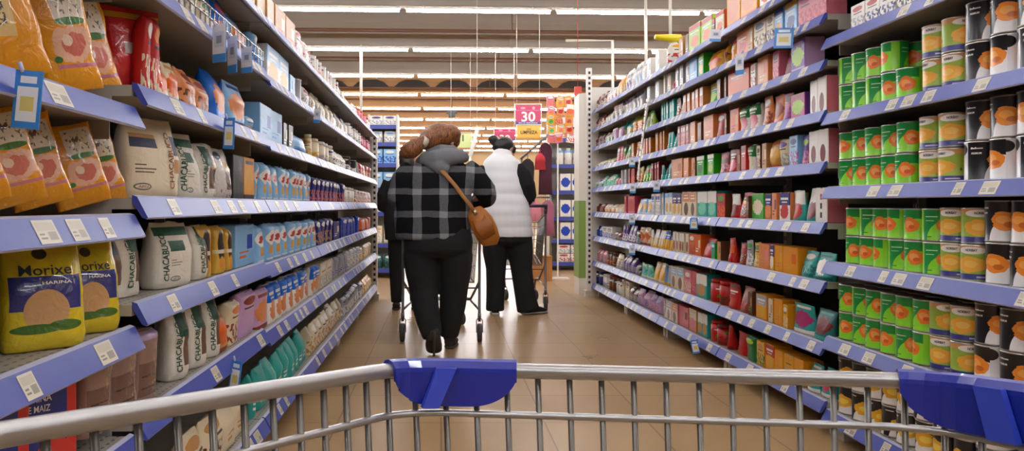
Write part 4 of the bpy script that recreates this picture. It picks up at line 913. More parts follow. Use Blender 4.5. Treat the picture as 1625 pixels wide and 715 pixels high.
def cart(lb, X, Y, rz, W=.56, Wf=.40, L=.82, hz=1.04, handle='#b3242c', rear_leg=True):
    o = thing('shopping_cart', lb, 'shopping cart', (X, Y, 0), (0, 0, rz))
    a, b = W / 2, Wf / 2
    T = [Vector((-a, .02, .96)), Vector((a, .02, .96)), Vector((b, L, .86)), Vector((-b, L, .86))]
    Bo = [Vector((-a * .86, .10, .44)), Vector((a * .86, .10, .44)), Vector((b * .86, L - .07, .50)), Vector((-b * .86, L - .07, .50))]
    mb = MB(); mb.tube([T[0], T[3], T[2], T[1]], .008, 8); mb.tube([Bo[0], Bo[3], Bo[2], Bo[1], Bo[0]], .006, 8); part('basket_rim', mb, rim_m, o)
    mb = MB(); grid(mb, T[3], T[2], Bo[2], Bo[3], 10, 5, .0028); part('front_mesh', mb, chrome, o)
    for s, (p, q, u, v) in enumerate([(T[0], T[3], Bo[3], Bo[0]), (T[1], T[2], Bo[2], Bo[1])]):
        mb = MB(); grid(mb, p, q, u, v, 16, 5, .0028); part('side_mesh', mb, chrome, o)
    mb = MB(); grid(mb, Bo[0], Bo[1], Bo[2], Bo[3], 10, 12, .0028); part('bottom_mesh', mb, chrome, o)
    mb = MB(); grid(mb, T[0], T[1], Bo[1], Bo[0], 10, 4, .0028); part('rear_flap', mb, chrome, o)
    mb = MB()
    for s in (-1, 1):
        mb.tube([(s * a, -.06, hz), (s * a, .0, .97), (s * a, .03, .90), (s * a, .06, .45), (s * a * .99, -.02, .24), (s * a * .99, -.03, .15)], .011, 8)
        mb.tube([(s * a, .06, .45), (s * a * .8, .35, .28), (s * b * .85, L - .12, .24), (s * b * .8, L - .08, .14)], .010, 8)
        mb.tube([(s * a * .97, .02, .24), (s * a * .8, .35, .26)], .009, 8)
    mb.tube([(-a * .8, .35, .27), (a * .8, .35, .27)], .007, 8); mb.tube([(-b * .85, L - .12, .24), (b * .85, L - .12, .24)], .007, 8)
    mb.tube([(-a, .05, .40), (a, .05, .40)], .006, 8)
    part('frame', mb, chrome, o)
    mb = MB(); grid(mb, Vector((-a * .8, .35, .27)), Vector((a * .8, .35, .27)), Vector((b * .8, L - .12, .24)), Vector((-b * .8, L - .12, .24)), 6, 4, .003); part('lower_rack', mb, chrome, o)
    mb = MB(); mb.tube([(-a - .01, -.06, hz), (a + .01, -.06, hz)], .015, 12); h = part('handle', mb, mat('handle_' + handle.strip('#'), handle, .4), o)
    for s in (-1, 1):
        mb = MB(); mb.tube([(s * a, -.075, hz + .012), (s * a, -.03, hz - .02), (s * a, .01, hz - .07)], [(.02, .018)] * 3, 10); part('handle_cap', mb, mat('handle_' + handle.strip('#'), handle, .4), o)
    wheel(o, -a * .99, -.06, .07); wheel(o, a * .99, -.06, .07); wheel(o, -b * .8, L - .08 - .02, .06, .4); wheel(o, b * .8, L - .08 - .02, .06, .5)
    return o
cart('wire cart with red handle pushed by the plaid-shirted shopper', .0, 5.64, -.02, W=.60)
cart('wire cart pushed by the white-vested shopper', .80, 7.30, -.10, W=.50, L=.8, handle='#3a3a4a')
# groceries in the first cart
for i, (x, y, c, st, lb) in enumerate([(.17, 5.95, 'rwc', '0', 'red and white packet lying in the first cart'), (.05, 6.05, 'wrs', '1', 'white packet in the first cart beside the red one'), (.19, 6.15, 'xrw', '1', 'brown packet in the first cart')]):
    me, S = bag_mesh('grocery_packet', .13, .07, .14, 'sack', i, [front(st, *c), side_mat(c[0])]); tag(link('grocery_packet', me, None, (x, y, .475), (0, 0, -1.4 + i)), lb, 'packet')

# ------------------------------------------------------------------ the near cart, held by whoever takes the photograph
NC = thing('shopping_cart', 'grey wire cart with blue corner guards filling the bottom of the view', 'shopping cart')
fl = Vector((-.036, .645, .905)); fr = Vector((.402, .598, .905)); bl = Vector((-.213, .35, .939)); br = Vector((.47, .36, .93))
bl2 = bl + (bl - fl) * 1.9; bl2.x = -.33; bl2.y = -.28; bl2.z = .99; br2 = Vector((.50, -.28, .99))
def round_corner(a, c, b, r, n=6):
    p = c + (a - c).normalized() * r; q = c + (b - c).normalized() * r
    return [p.lerp(c, t).lerp(c.lerp(q, t), t) for t in [i / n for i in range(n + 1)]]
path = [bl2, bl.lerp(bl2, .15)] + [bl] + round_corner(bl, fl, fr, .045) + round_corner(fl, fr, br, .045) + [br, br2]
mb = MB(); mb.tube(path, .0066, 24); part('basket_rim', mb, rim_m, NC)
drop = Vector((0, 0, -.42)); taper = .88; cen = Vector((.15, .1, 0))
def low(p, t):   # a point t of the way down the basket wall
    q = p + drop * t; k = 1 - (1 - taper) * t; return Vector((cen.x + (q.x - cen.x) * k, cen.y + (q.y - cen.y) * k, q.z))
dense = []
for i in range(len(path) - 1):
    L_ = (path[i + 1] - path[i]).length; m = max(1, int(L_ / .02))
    for j in range(m): dense.append(path[i].lerp(path[i + 1], j / m))
dense.append(path[-1])
mb = MB()
for t, r in ((.088, .0032), (.30, .0026), (.52, .0026), (.75, .0026), (1, .004)): mb.tube([low(p, t) for p in dense], r, 10)
part('ring_wires', mb, rim_m, NC)
# vertical wires every 27 mm
def along(pts, step, start=0):
    out = []; acc = start
    for i in range(len(pts) - 1):
        a, b = pts[i], pts[i + 1]; L_ = (b - a).length
        while acc <= L_: out.append(a.lerp(b, acc / L_)); acc += step
        acc -= L_
    return out
wires = along(dense, .0272, .012)
chrome2 = mat('cart_wire', '#6a6762', .35, .85)
mb = MB()
for p in wires: mb.tube([low(p, 0) + Vector((0, 0, -.004)), low(p, .5), low(p, 1)], .0026, 8)
part('basket_mesh', mb, chrome2, NC)
mb = MB(); q = [low(p, 1) for p in (bl2, fl, fr, br2)]
for i in range(15): t = i / 14; mb.tube([q[0].lerp(q[3], t), q[1].lerp(q[2], t)], .0026, 6)
for i in range(1, 12): t = i / 12; mb.tube([q[0].lerp(q[1], t), q[3].lerp(q[2], t)], .0026, 6)
part('bottom_mesh', mb, chrome2, NC)
mb = MB()
for (s, b_, f_) in ((0, bl2, fl), (1, br2, fr)):
    B0 = low(b_, 1); F0 = low(f_, 1)
    mb.tube([b_ + Vector((0, -.05, .03)), b_, low(b_, .5), B0, Vector((B0.x, B0.y + .05, .2)), Vector((B0.x, B0.y + .03, .13))], .011, 8)
    mb.tube([B0, Vector((B0.x * .9 + .015, .1, .26)), Vector((F0.x, F0.y - .1, .22)), Vector((F0.x, F0.y - .06, .14))], .010, 8)
mb.tube([Vector((low(bl2, 1).x, .0, .25)), Vector((low(br2, 1).x, .0, .25))], .008, 8)
part('frame', mb, chrome, NC)
mb = MB(); mb.tube([bl2 + Vector((-.01, -.05, .03)), br2 + Vector((.01, -.05, .03))], .015, 12); part('handle', mb, mat('guard_blue', '#0a1f8c', .32, coat=.4), NC)
for x, y in ((low(bl2, 1).x, low(bl2, 1).y + .03), (low(br2, 1).x, low(br2, 1).y + .03), (low(fl, 1).x, low(fl, 1).y - .06), (low(fr, 1).x, low(fr, 1).y - .06)): wheel(NC, x, y, .062)
# blue corner guards
guard = MATS['guard_blue']
def corner_guard(s0, s1, lb, rib_s, rib_slant, hmax=.027, words=True):
    """s0..s1: arc length along the rim path covered by the guard"""
    acc = 0; pts = []
    cum = [0]
    for i in range(len(dense) - 1): cum.append(cum[-1] + (dense[i + 1] - dense[i]).length)
    def at(s):
        for i in range(len(cum) - 1):
            if cum[i + 1] >= s:
                t = (s - cum[i]) / max(1e-9, cum[i + 1] - cum[i]); d = (dense[i + 1] - dense[i]).normalized(); return dense[i].lerp(dense[i + 1], t), d
        return dense[-1], (dense[-1] - dense[-2]).normalized()
    n = 90; mb = MB(); outer = []; N_ = 14
    for i in range(n + 1):
        s = s0 + (s1 - s0) * i / n; p, d = at(s); nrm = d.cross(Vector((0, 0, 1))).normalized()   # away from or to the basket inside
        if (p + nrm * .01 - Vector((.15, .1, p.z))).length > (p - nrm * .01 - Vector((.15, .1, p.z))).length: nrm = -nrm
        # nrm points into the basket, towards the viewer
        e = 1 - abs(2 * i / n - 1); q_ = min(1, e * 1.25); hh = hmax * (1 - (1 - q_) ** 2.4) ** .6 + .003
        if e < .02: hh = .008
        R = .0098
        sec = []
        for a in (-60, -20, 20, 60, 90, 120, 160, 180):      # over the tube, from outside to inside
            sec.append(p - nrm * (R * cos(rad(180 - a)) * -1) * -1 * 1 + Vector((0, 0, R * sin(rad(a)))) if False else p + nrm * (-R * cos(rad(a))) + Vector((0, 0, R * sin(rad(a)))))
        inside = [p + nrm * R + Vector((0, 0, -hh * k)) for k in (.3, .65, 1)]
        back = [p + nrm * (R - .003) + Vector((0, 0, -hh * k)) for k in (1, .5, .1)]
        under = [p + nrm * (-(R - .003) * cos(rad(a))) + Vector((0, 0, (R - .003) * sin(rad(a)))) for a in (180, 140, 90, 40, -60)]
        outer.append(sec + inside + back + under)
    m = len(outer[0]); vs = [q for r in outer for q in r]; fs = []
    for i in range(n):
        for k in range(m): fs.append((i * m + k, i * m + (k + 1) % m, (i + 1) * m + (k + 1) % m, (i + 1) * m + k))
    fs.append(tuple(range(m))); fs.append(tuple(reversed([n * m + k for k in range(m)])))
    mb.add(vs, fs, 0, smooth=False)
    g = part('corner_guard', mb, guard, NC)
    def surf(a, b, off):
        p, d = at(a); nrm = d.cross(Vector((0, 0, 1))).normalized()
        if (p + nrm * .01 - Vector((.15, .1, p.z))).length > (p - nrm * .01 - Vector((.15, .1, p.z))).length: nrm = -nrm
        return p + nrm * (.0098 + off) + Vector((0, 0, b))
    rb = MB(); wv = .0105
    top = [(rib_s - wv, .004), (rib_s + wv, .004)]; bot = [(rib_s - wv + rib_slant, -hmax - .003), (rib_s + wv + rib_slant, -hmax - .003)]
    vs = [surf(*top[0], .001), surf(*top[1], .001), surf(*bot[1], .001), surf(*bot[0], .001), surf(*top[0], .006), surf(*top[1], .006), surf(*bot[1], .0075), surf(*bot[0], .0075)]
    rb.add(vs, [(0, 1, 2, 3), (4, 5, 6, 7), (0, 1, 5, 4), (1, 2, 6, 5), (2, 3, 7, 6), (3, 0, 4, 7)]); part('raised_rib', rb, mat('rib_blue', '#2f44b8', .28, coat=.6), g)
    return g
# arc lengths of the two front corners
cum = 0; best = {}
acc = [0]
for i in range(len(dense) - 1): acc.append(acc[-1] + (dense[i + 1] - dense[i]).length)
sfl = min(range(len(dense)), key=lambda i: (dense[i] - fl).length); sfr = min(range(len(dense)), key=lambda i: (dense[i] - fr).length)
corner_guard(acc[sfl] - .018, acc[sfl] + .098, '', acc[sfl] + .036, -.016)
corner_guard(acc[sfr] - .02, acc[sfr] + .12, '', acc[sfr] + .055, .012, hmax=.031)

# ------------------------------------------------------------------ shoppers
skin = mat('skin', '#b98468', .55); black_cloth = mat('black_trousers', '#141416', .9, bump=(40, .3)); dark_shoe = mat('dark_shoe', '#2a2522', .7); sole = mat('shoe_sole', '#3c342e', .8)
def head(mb, c, facing, tilt=0, s=1.0):
    """one head with jaw, nose, ears, brow, lips; facing = yaw, 0 looks along +y"""
    M = Matrix.Rotation(facing, 3, 'Z') @ Matrix.Rotation(tilt, 3, 'X'); c = Vector(c)
    def P(x, y, z): return c + M @ Vector((x * s, y * s, z * s))
    B = lambda p, r: mb.ball(P(*p), tuple(q * s for q in r), 16, 10, M=M)
    B((0, -.012, .02), (.076, .095, .095)); B((0, .02, -.045), (.058, .068, .07)); B((0, .06, -.09), (.03, .03, .022))
    B((0, .09, -.03), (.013, .022, .014)); B((0, .085, -.005), (.008, .014, .03)); B((0, .078, -.062), (.024, .012, .008)); B((0, .077, -.071), (.02, .012, .008))
    for q in (-1, 1): B((q * .078, -.01, -.02), (.01, .02, .032)); B((q * .03, .078, .018), (.022, .012, .008)); B((q * .04, .06, -.04), (.025, .02, .025))
    return M, P
def hand(mb, wrist, d, up, s=1.0, curl=1.0, side=1):
    """palm, four fingers and a thumb curled round a bar; d: direction the hand points, up: back of the hand"""
    d = Vector(d).normalized(); up = Vector(up).normalized(); lat = d.cross(up).normalized() * side; w = Vector(wrist)
    mb.tube([w - d * .02, w + d * .01, w + d * .05, w + d * .085], [(.017, .026), (.016, .03), (.014, .041), (.012, .038)], 12, up=up)
    for i, L_ in enumerate((.072, .08, .075, .058)):
        b = w + d * .08 + lat * (-.028 + .019 * i); r = .0088 - .0006 * abs(i - 1)
        k = b + d * L_ * .42 - up * .012 * curl; k2 = k + (d * .3 - up * .9 * curl).normalized() * L_ * .34; t = k2 + (-d * .5 - up * .6).normalized() * L_ * .28 * curl + d * .02 * (1 - curl)
        mb.tube([b - d * .02, b, k, k2, t], [r, r, r * .95, r * .88, r * .7], 8)
    b = w + d * .025 - lat * .03; mb.tube([b, b - lat * .02 + d * .022 - up * .01, b - lat * .012 + d * .045 - up * .03, b + d * .06 - up * .038], [.012, .011, .0095, .007], 8)
def person(lb, X, Y): return thing('person', lb, 'person', (X, Y, 0))
def wave_hair(key, c1, c2):
    m = bpy.data.materials.new(key); m.use_nodes = True; nt = m.node_tree; N = nt.nodes; L = nt.links; b = N['Principled BSDF']; b.inputs['Roughness'].default_value = .45
    tc = N.new('ShaderNodeTexCoord'); mp = N.new('ShaderNodeMapping'); mp.inputs['Scale'].default_value = (110, 110, 14); nz = N.new('ShaderNodeTexNoise'); nz.inputs['Scale'].default_value = 1.5; nz.inputs['Detail'].default_value = 4; nz.inputs['Distortion'].default_value = .6
    rp = N.new('ShaderNodeValToRGB'); rp.color_ramp.elements[0].position = .35; rp.color_ramp.elements[0].color = lin(c1); rp.color_ramp.elements[1].position = .68; rp.color_ramp.elements[1].color = lin(c2)
    bp = N.new('ShaderNodeBump'); bp.inputs['Strength'].default_value = .35; bp.inputs['Distance'].default_value = .006
    L.new(tc.outputs['Object'], mp.inputs[0]); L.new(mp.outputs[0], nz.inputs[0]); L.new(nz.outputs[0], rp.inputs[0]); L.new(rp.outputs[0], b.inputs['Base Color']); L.new(nz.outputs[0], bp.inputs['Height']); L.new(bp.outputs[0], b.inputs['Normal'])
    return m
def plaid():
    m = bpy.data.materials.new('plaid_wool'); m.use_nodes = True; nt = m.node_tree; N = nt.nodes; L = nt.links; b = N['Principled BSDF']; b.inputs['Roughness'].default_value = .95; b.inputs['Specular IOR Level'].default_value = .15
    tc = N.new('ShaderNodeTexCoord'); sp = N.new('ShaderNodeSeparateXYZ'); 
    nz = N.new('ShaderNodeTexNoise'); nz.inputs['Scale'].default_value = 5; L.new(tc.outputs['Object'], nz.inputs[0]); 
    ad = N.new('ShaderNodeVectorMath'); ad.operation = 'MULTIPLY_ADD'; ad.inputs[1].default_value = (.03, .03, .03); L.new(nz.outputs['Color'], ad.inputs[0]); L.new(tc.outputs['Object'], ad.inputs[2]); L.new(ad.outputs[0], sp.inputs[0])
    def band(src, per, off, width):
        a = N.new('ShaderNodeMath'); a.operation = 'MULTIPLY_ADD'; a.inputs[1].default_value = 1 / per; a.inputs[2].default_value = off; L.new(src, a.inputs[0])
        f = N.new('ShaderNodeMath'); f.operation = 'FRACT'; L.new(a.outputs[0], f.inputs[0])
        c = N.new('ShaderNodeMath'); c.operation = 'COMPARE'; c.inputs[1].default_value = .5; c.inputs[2].default_value = width; L.new(f.outputs[0], c.inputs[0]); return c.outputs[0]
    v = band(sp.outputs[0], .185, .31, .17); h = band(sp.outputs[2], .158, .17, .14)
    s = N.new('ShaderNodeMath'); s.operation = 'MULTIPLY_ADD'; s.inputs[1].default_value = .42; L.new(v, s.inputs[0])
    h2 = N.new('ShaderNodeMath'); h2.operation = 'MULTIPLY'; h2.inputs[1].default_value = .33; L.new(h, h2.inputs[0]); L.new(h2.outputs[0], s.inputs[2])
    n2 = N.new('ShaderNodeTexNoise'); n2.inputs['Scale'].default_value = 120; n2.inputs['Detail'].default_value = 3; L.new(tc.outputs['Object'], n2.inputs[0])
    hv = N.new('ShaderNodeMath'); hv.operation = 'MULTIPLY'; L.new(v, hv.inputs[0]); L.new(h, hv.inputs[1]); h3 = N.new('ShaderNodeMath'); h3.operation = 'MULTIPLY_ADD'; h3.inputs[1].default_value = .35; L.new(hv.outputs[0], h3.inputs[0]); L.new(s.outputs[0], h3.inputs[2])
    m3 = N.new('ShaderNodeMath'); m3.operation = 'MULTIPLY'; L.new(h3.outputs[0], m3.inputs[0])
    mr = N.new('ShaderNodeMapRange'); mr.inputs[3].default_value = .55; mr.inputs[4].default_value = 1.35; L.new(n2.outputs[0], mr.inputs[0]); L.new(mr.outputs[0], m3.inputs[1])
    mx = N.new('ShaderNodeMix'); mx.data_type = 'RGBA'; mx.inputs[6].default_value = lin('#141417'); mx.inputs[7].default_value = lin('#8a8c90'); L.new(m3.outputs[0], mx.inputs[0]); L.new(mx.outputs[2], b.inputs['Base Color'])
    bp = N.new('ShaderNodeBump'); bp.inputs['Strength'].default_value = .5; bp.inputs['Distance'].default_value = .02; L.new(nz.outputs[0], bp.inputs['Height']); L.new(bp.outputs[0], b.inputs['Normal'])
    return m
Z_UP = Vector((0, 1, 0))
def rings(mb, rs, seg=24):
    """upright body rings: (x, y, z, half width, half depth)"""
    vs = []; fs = []; n = len(rs)
    for (x, y, z, a, b) in rs:
        for k in range(seg):
            c, s = cos(2 * pi * k / seg), sin(2 * pi * k / seg); vs.append((x + a * abs(c) ** .85 * (1 if c > 0 else -1), y + b * abs(s) ** .85 * (1 if s > 0 else -1), z))
    for i in range(n - 1):
        for k in range(seg): k2 = (k + 1) % seg; fs.append((i * seg + k, i * seg + k2, (i + 1) * seg + k2, (i + 1) * seg + k))
    fs.append(tuple(reversed(range(seg)))); fs.append(tuple((n - 1) * seg + k for k in range(seg))); mb.add(vs, fs, 0)

# ---- plaid-shirted shopper
p1 = person('person in a black and grey plaid jacket seen from behind, auburn ponytail, pushing a cart', 0, 5.2)
mb = MB(); M, P = head(mb, (.03, .05, 1.515), -.75, -.15); mb.tube([(.01, .0, 1.36), (.015, .02, 1.46)], [(.06, .06), (.055, .055)], 14)
rings(mb, [(0, 0, 1.0, .18, .13), (0, 0, 1.2, .19, .13), (0, 0, 1.36, .14, .09), (0, .0, 1.40, .06, .055)])
for s, sh, el, wr in ((-1, (-.22, 0, 1.31), (-.29, .0, 1.12), (-.24, .24, 1.065)), (1, (.2, 0, 1.31), (.29, .0, 1.12), (.24, .24, 1.065))):
    mb.tube([sh, el, wr], [.05, .042, .028], 12); hand(mb, wr, (-.05 * s, 1, 0), (0, .1, 1), side=s)
link('body', finish(mb, .0065, skin, 'body', 3), p1)
for q in (-1, 1):
    e = MB(); e.ball(P(q * .031, .074, 0), .0105, 12, 8, 0); ee = part('eye', e, mat('eye_white', '#d8d2c8', .3), p1)
mb = MB(); rings(mb, [(-.065, 0, .80, .245, .16), (-.065, 0, .815, .27, .185), (-.065, 0, .9, .275, .185), (-.062, 0, 1.02, .27, .18), (-.05, -.005, 1.14, .262, .17), (-.03, -.01, 1.25, .245, .155), (-.02, 0, 1.32, .215, .135), (0, .01, 1.37, .15, .11), (.01, .02, 1.41, .09, .085)])
mb.tube([(-.2, 0, 1.31), (-.27, -.02, 1.22), (-.31, -.02, 1.11), (-.305, .08, 1.075), (-.26, .2, 1.065)], [.085, .088, .078, .07, .058], 16)
mb.tube([(.17, 0, 1.31), (.25, -.02, 1.24), (.315, -.03, 1.15), (.33, .06, 1.10), (.27, .2, 1.07)], [.085, .088, .08, .07, .058], 16)
pl = finish(mb, .011, plaid(), 'jacket', 5)
for v in pl.vertices:
    co = v.co; k = .012 * noise.noise(Vector((co.x * 7, co.y * 7, co.z * 4))) + .006 * noise.noise(Vector((co.x * 16, co.y * 16, co.z * 8 + 3))); n_ = Vector((co.x, co.y, 0)).normalized(); v.co = co + n_ * k
link('jacket', pl, p1)
mb = MB()
rings(mb, [(-.03, 0, .97, .2, .14), (-.025, 0, .88, .235, .165), (-.022, -.01, .80, .25, .175), (-.022, -.01, .73, .245, .165), (-.02, 0, .68, .2, .12)])
mb.tube([(-.145, 0, .80), (-.15, 0, .68), (-.14, 0, .57), (-.125, .01, .44), (-.11, -.04, .33), (-.085, -.10, .22), (-.06, -.145, .13)], [.115, .125, .118, .102, .096, .086, .068], 16)
mb.tube([(.10, 0, .80), (.105, 0, .68), (.10, .03, .57), (.092, .06, .44), (.085, .08, .33), (.072, .10, .22), (.062, .12, .13), (.06, .12, .085)], [.112, .125, .118, .104, .098, .088, .074, .068], 16)
link('trousers', finish(mb, .011, black_cloth, 'trousers', 4), p1)
# trailing shoe: toe on the floor, heel up, sole towards the viewer
mb = MB(); mb.tube([(-.05, -.075, .022), (-.05, -.10, .035), (-.052, -.14, .075), (-.053, -.17, .13), (-.054, -.17, .17), (-.055, -.15, .20)], [(.02, .045), (.034, .058), (.04, .06), (.04, .052), (.036, .048), (.024, .036)], 14, up=Vector((0, -1, 0)))
mb.tube([(-.047, -.135, .17), (-.047, -.12, .2)], [.045, .042], 12)
s1 = link('shoe', finish(mb, .006, dark_shoe, 'shoe', 4), p1)
mb = MB(); mb.tube([(-.05, -.085, .012), (-.05, -.118, .028), (-.05, -.162, .07), (-.048, -.196, .13), (-.047, -.198, .178)], [(.009, .048), (.010, .063), (.010, .064), (.010, .055), (.009, .044)], 14, up=Vector((0, -1, .7))); part('sole', mb, sole, s1)
mb = MB(); mb.tube([(.062, .085, .05), (.064, .11, .05), (.075, .18, .045), (.088, .26, .035), (.094, .31, .03)], [(.035, .036), (.045, .042), (.04, .044), (.028, .045), (.018, .032)], 14)
mb.tube([(.062, .12, .07), (.062, .12, .11)], [.048, .045], 12)
s2 = link('shoe', finish(mb, .006, dark_shoe, 'shoe', 4), p1)
mb = MB(); mb.tube([(.062, .075, .012), (.066, .13, .012), (.082, .22, .012), (.096, .32, .012)], [(.010, .036), (.011, .044), (.011, .05), (.010, .032)], 14); part('sole', mb, sole, s2)
mb = MB(); mb.ball((-.01, .03, 1.545), (.12, .12, .098), 20, 12); mb.ball((-.075, -.01, 1.515), (.09, .10, .085), 18, 12); mb.ball((.06, .04, 1.56), (.085, .1, .075), 18, 12); mb.ball((.105, .05, 1.52), (.035, .06, .055), 14, 10)
mb.tube([(-.06, -.06, 1.53), (-.125, -.09, 1.505), (-.165, -.10, 1.47), (-.215, -.10, 1.435), (-.255, -.09, 1.42), (-.29, -.08, 1.40)], [.05, .034, .058, .066, .052, .02], 16)
link('hair', finish(mb, .008, wave_hair('auburn_hair', '#3e1e0e', '#a0622e'), 'hair', 3), p1)
mb = MB(); mb.tube([(-.105, -.085, 1.49), (-.135, -.10, 1.50)], .042, 12); part('hair_tie', mb, mat('hair_tie', '#c8b8a8', .6), p1)
mb = MB()
mb.tube([(-.15, .02, 1.36), (-.11, -.07, 1.37), (-.03, -.125, 1.375), (.06, -.125, 1.385), (.14, -.06, 1.395), (.17, .03, 1.39)], [.04, .055, .062, .062, .052, .036], 14)
mb.tube([(-.09, -.09, 1.36), (.0, -.15, 1.31), (.05, -.155, 1.285)], [.05, .055, .03], 14); mb.tube([(-.09, -.04, 1.42), (.0, -.09, 1.44), (.1, -.05, 1.44)], [.035, .04, .034], 12)
hd = finish(mb, .008, mat('hood_grey', '#6e7074', .95, bump=(14, .6)), 'hood', 5); link('hood', hd, p1)
# crossbody bag
bag_m = mat('bag_leather', '#a8641c', .5, bump=(30, .2)); HB = thing('shoulder_bag', 'orange-brown leather shoulder bag hanging at the plaid jacket hip on a long strap', 'bag', (0, 5.2, 0))
mb = MB(); mb.tube([(.235, -.09, 1.03), (.25, -.10, .99), (.285, -.10, .93), (.32, -.09, .86), (.345, -.08, .80), (.35, -.08, .765)], [(.02, .045), (.035, .07), (.045, .085), (.05, .085), (.045, .075), (.02, .05)], 18, up=Vector((0, -1, 0)))
link('pouch', finish(mb, .007, bag_m, 'pouch', 3), HB)
mb = MB(); mb.tube([(.255, -.125, .97), (.30, -.157, .90), (.335, -.148, .83)], [(.003, .05), (.004, .066), (.003, .05)], 12, up=Vector((0, -1, 0))); part('flap', mb, mat('bag_leather_dark', '#96561a', .5), HB)
mb = MB(); pts = [(-.06, -.155, 1.345), (-.02, -.182, 1.31), (.04, -.192, 1.25), (.10, -.192, 1.18), (.15, -.185, 1.11), (.20, -.165, 1.05), (.235, -.13, 1.0)]
mb.tube(pts, [(.004, .014)] * 7, 8, up=Vector((0, -1, 0))); mb.tube([(-.06, -.155, 1.345), (-.075, -.10, 1.40), (-.08, -.02, 1.42), (-.07, .08, 1.38)], [(.004, .014)] * 4, 8, up=Vector((0, -1, .5))); part('strap', mb, mat('strap_tan', '#a87644', .6), HB)
mb = MB(); mb.tube([(.228, -.14, 1.015), (.245, -.14, .985)], .014, 10); part('buckle', mb, mat('buckle', '#c8b48a', .3, .8), HB)

# ---- white-vested shopper
p2 = person('person in a white padded vest and black sleeves, black hair in a bun, head bowed', .61, 7.0)
mb = MB(); M, P = head(mb, (.03, .10, 1.60), -.8, -.5); mb.tube([(0, .02, 1.44), (.015, .06, 1.54)], [.058, .055], 14)
rings(mb, [(0, 0, 1.0, .18, .13), (0, 0, 1.25, .19, .13), (0, 0, 1.42, .14, .09), (0, .02, 1.47, .06, .055)])
for s, sh, el, wr in ((-1, (-.19, 0, 1.38), (-.24, .02, 1.12), (-.1, .24, 1.08)), (1, (.18, 0, 1.38), (.245, .03, 1.14), (.2, .22, 1.07))):
    mb.tube([sh, el, wr], [.05, .042, .028], 12); hand(mb, wr, (0, 1, -.1), (0, .1, 1), side=s)
link('body', finish(mb, .0065, skin, 'body', 3), p2)
for q in (-1, 1):
    e = MB(); e.ball(P(q * .031, .074, 0), .0105, 12, 8, 0); part('eye', e, MATS['eye_white'], p2)
mb = MB(); rs = []
for i in range(45):
    z = .745 + i * (1.56 - .745) / 44; t = (z - .745) / .815
    a = .245 - .02 * t if t < .55 else .234 - .06 * ((t - .55) / .45) ** 1.6 if t < .9 else .188 - (t - .9) * 1.0
    x = .03 - .06 * t; a -= .022 * max(0, min(1, (t - .3) / .2)); rs.append((x, .01 + .03 * max(0, t - .7), z, a + .006 * abs(sin(z * pi / .105)), a * .74 + .005 * abs(sin(z * pi / .105))))
rings(mb, rs, 28); mb.tube([(-.02, .03, 1.5), (-.01, .045, 1.575)], [(.105, .1), (.088, .085)], 18)
link('vest', finish(mb, .009, mat('vest_white', '#e9eaec', .6, bump=(9, .35)), 'vest', 3), p2)
mb = MB()
mb.tube([(.12, -.01, 1.41), (.165, -.04, 1.34), (.205, -.05, 1.24), (.23, -.02, 1.14), (.225, .08, 1.10), (.2, .2, 1.075)], [.078, .092, .088, .08, .062, .045], 16)
mb.tube([(-.17, .01, 1.40), (-.21, .0, 1.34), (-.235, .02, 1.2), (-.235, .06, 1.12), (-.18, .16, 1.10), (-.12, .22, 1.085)], [.07, .078, .07, .064, .055, .045], 16)
link('sleeves', finish(mb, .009, mat('black_knit', '#101012', .95, bump=(60, .3)), 'sleeves', 4), p2)
mb = MB(); rings(mb, [(.03, 0, .86, .2, .14), (.03, 0, .76, .235, .17), (.03, 0, .70, .23, .165), (.03, 0, .66, .18, .12)])
mb.tube([(-.09, 0, .76), (-.09, 0, .6), (-.08, .0, .44), (-.085, -.01, .25), (-.09, -.02, .10), (-.09, -.02, .035)], [.12, .12, .098, .09, .088, .09], 16)
mb.tube([(.15, 0, .76), (.155, 0, .6), (.165, .0, .44), (.19, -.01, .25), (.215, -.02, .10), (.23, -.02, .04)], [.12, .125, .105, .1, .105, .11], 16)
link('trousers', finish(mb, .010, black_cloth, 'trousers', 4), p2)
for i, (x, y, yaw) in enumerate([(-.09, -.02, .0), (.24, -.02, -1.1)]):
    M_ = Matrix.Rotation(yaw, 4, 'Z'); o_ = Vector((x, y, 0))
    mb = MB(); mb.tube([o_ + M_ @ Vector(q) for q in [(0, -.07, .045), (0, -.03, .05), (0, .06, .045), (0, .14, .035), (0, .19, .028)]], [(.03, .035), (.045, .042), (.04, .045), (.026, .044), (.014, .028)], 14)
    s = link('shoe', finish(mb, .007, mat('shoe_black', '#18171a', .6), 'shoe', 3), p2)
    mb = MB(); mb.tube([o_ + M_ @ Vector(q) for q in [(0, -.08, .012), (0, -.02, .012), (0, .1, .012), (0, .2, .012)]], [(.011, .036), (.011, .044), (.011, .05), (.010, .032)], 14); part('sole', mb, mat('sole_white', '#c8c0b4', .6), s)
mb = MB(); mb.ball((.0, .09, 1.635), (.10, .115, .085), 20, 12); mb.ball((.055, .14, 1.605), (.075, .09, .075), 16, 10); mb.ball((-.045, .05, 1.62), (.07, .08, .075), 16, 10); mb.ball((-.105, .03, 1.685), (.05, .045, .045), 14, 10); mb.ball((-.085, .04, 1.66), (.045, .045, .04), 14, 10)
link('hair', finish(mb, .008, wave_hair('black_hair', '#0a0909', '#1e1b1b'), 'hair', 3), p2)
mb = MB(); mb.tube([(-.075, .045, 1.675), (-.06, .055, 1.69)], .043, 12); part('hair_tie', mb, mat('hair_tie', '#c8b8a8', .6), p2)

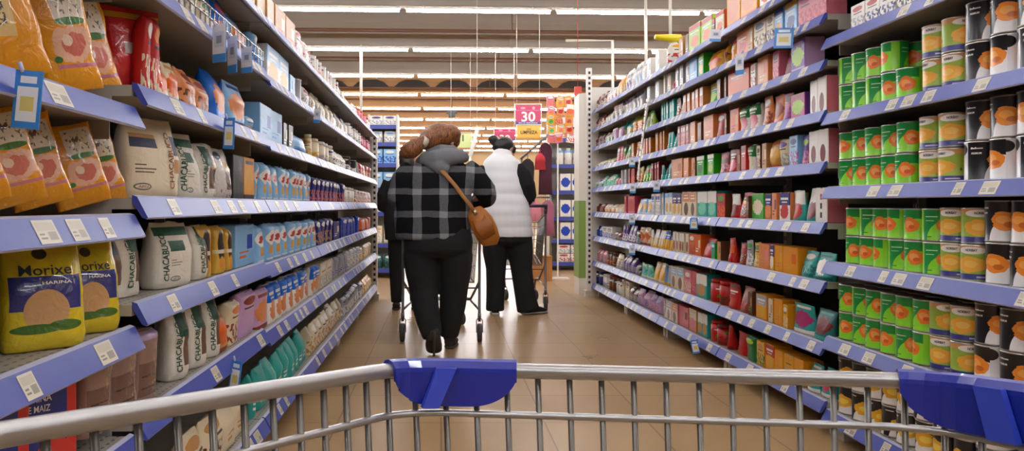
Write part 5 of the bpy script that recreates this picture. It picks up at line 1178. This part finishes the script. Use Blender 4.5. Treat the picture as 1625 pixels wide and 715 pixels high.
# ---- third shopper, mostly hidden
p3 = person('person in dark clothes mostly hidden behind the plaid jacket', -.355, 7.3)
mb = MB(); M, P = head(mb, (.04, .06, 1.49), .3, -.4, .98); mb.tube([(0, 0, 1.33), (.01, .03, 1.43)], [.056, .053], 14); rings(mb, [(0, 0, 1.0, .17, .12), (0, 0, 1.2, .18, .12), (0, 0, 1.32, .13, .09), (0, .01, 1.37, .055, .055)])
for s in (-1, 1): mb.tube([(s * .18, 0, 1.28), (s * .23, .02, 1.03), (s * .16, .22, 1.0)], [.05, .04, .027], 12); hand(mb, (s * .16, .22, 1.0), (0, 1, -.1), (0, .1, 1), side=s)
link('body', finish(mb, .007, skin, 'body', 3), p3)
mb = MB(); rings(mb, [(-.01, 0, .70, .2, .15), (-.01, 0, .9, .215, .155), (0, 0, 1.1, .215, .15), (0, 0, 1.25, .2, .135), (0, 0, 1.33, .14, .1), (0, .01, 1.38, .08, .075)])
for s in (-1, 1): mb.tube([(s * .16, 0, 1.28), (s * .225, 0, 1.15), (s * .235, .02, 1.03), (s * .165, .18, 1.0)], [.07, .07, .06, .045], 14)
link('coat', finish(mb, .011, mat('coat_dark', '#1a1717', .9, bump=(12, .4)), 'coat', 4), p3)
mb = MB(); rings(mb, [(0, 0, .85, .17, .12), (0, 0, .72, .19, .14), (0, 0, .66, .15, .1)])
for s in (-1, 1): mb.tube([(s * .09, 0, .74), (s * .095, 0, .5), (s * .095, 0, .28), (s * .095, 0, .07)], [.095, .08, .068, .055], 14)
link('trousers', finish(mb, .011, mat('trousers_dark', '#161416', .9), 'trousers', 4), p3)
for s in (-1, 1):
    mb = MB(); mb.tube([(s * .095, -.07, .04), (s * .095, -.02, .045), (s * .1, .1, .035), (s * .1, .17, .028)], [(.028, .034), (.04, .04), (.03, .044), (.016, .03)], 14); sh = link('shoe', finish(mb, .007, dark_shoe, 'shoe', 3), p3)
    mb = MB(); mb.tube([(s * .095, -.08, .010), (s * .097, .05, .010), (s * .1, .18, .010)], [(.009, .036), (.009, .046), (.009, .03)], 12); part('sole', mb, sole, sh)
mb = MB(); mb.ball((.015, .04, 1.53), (.09, .105, .085), 18, 12); mb.ball((.01, -.01, 1.48), (.08, .07, .085), 16, 10); link('hair', finish(mb, .009, MATS.get('bh') or wave_hair('dark_hair', '#120d0a', '#2e221a'), 'hair', 3), p3)
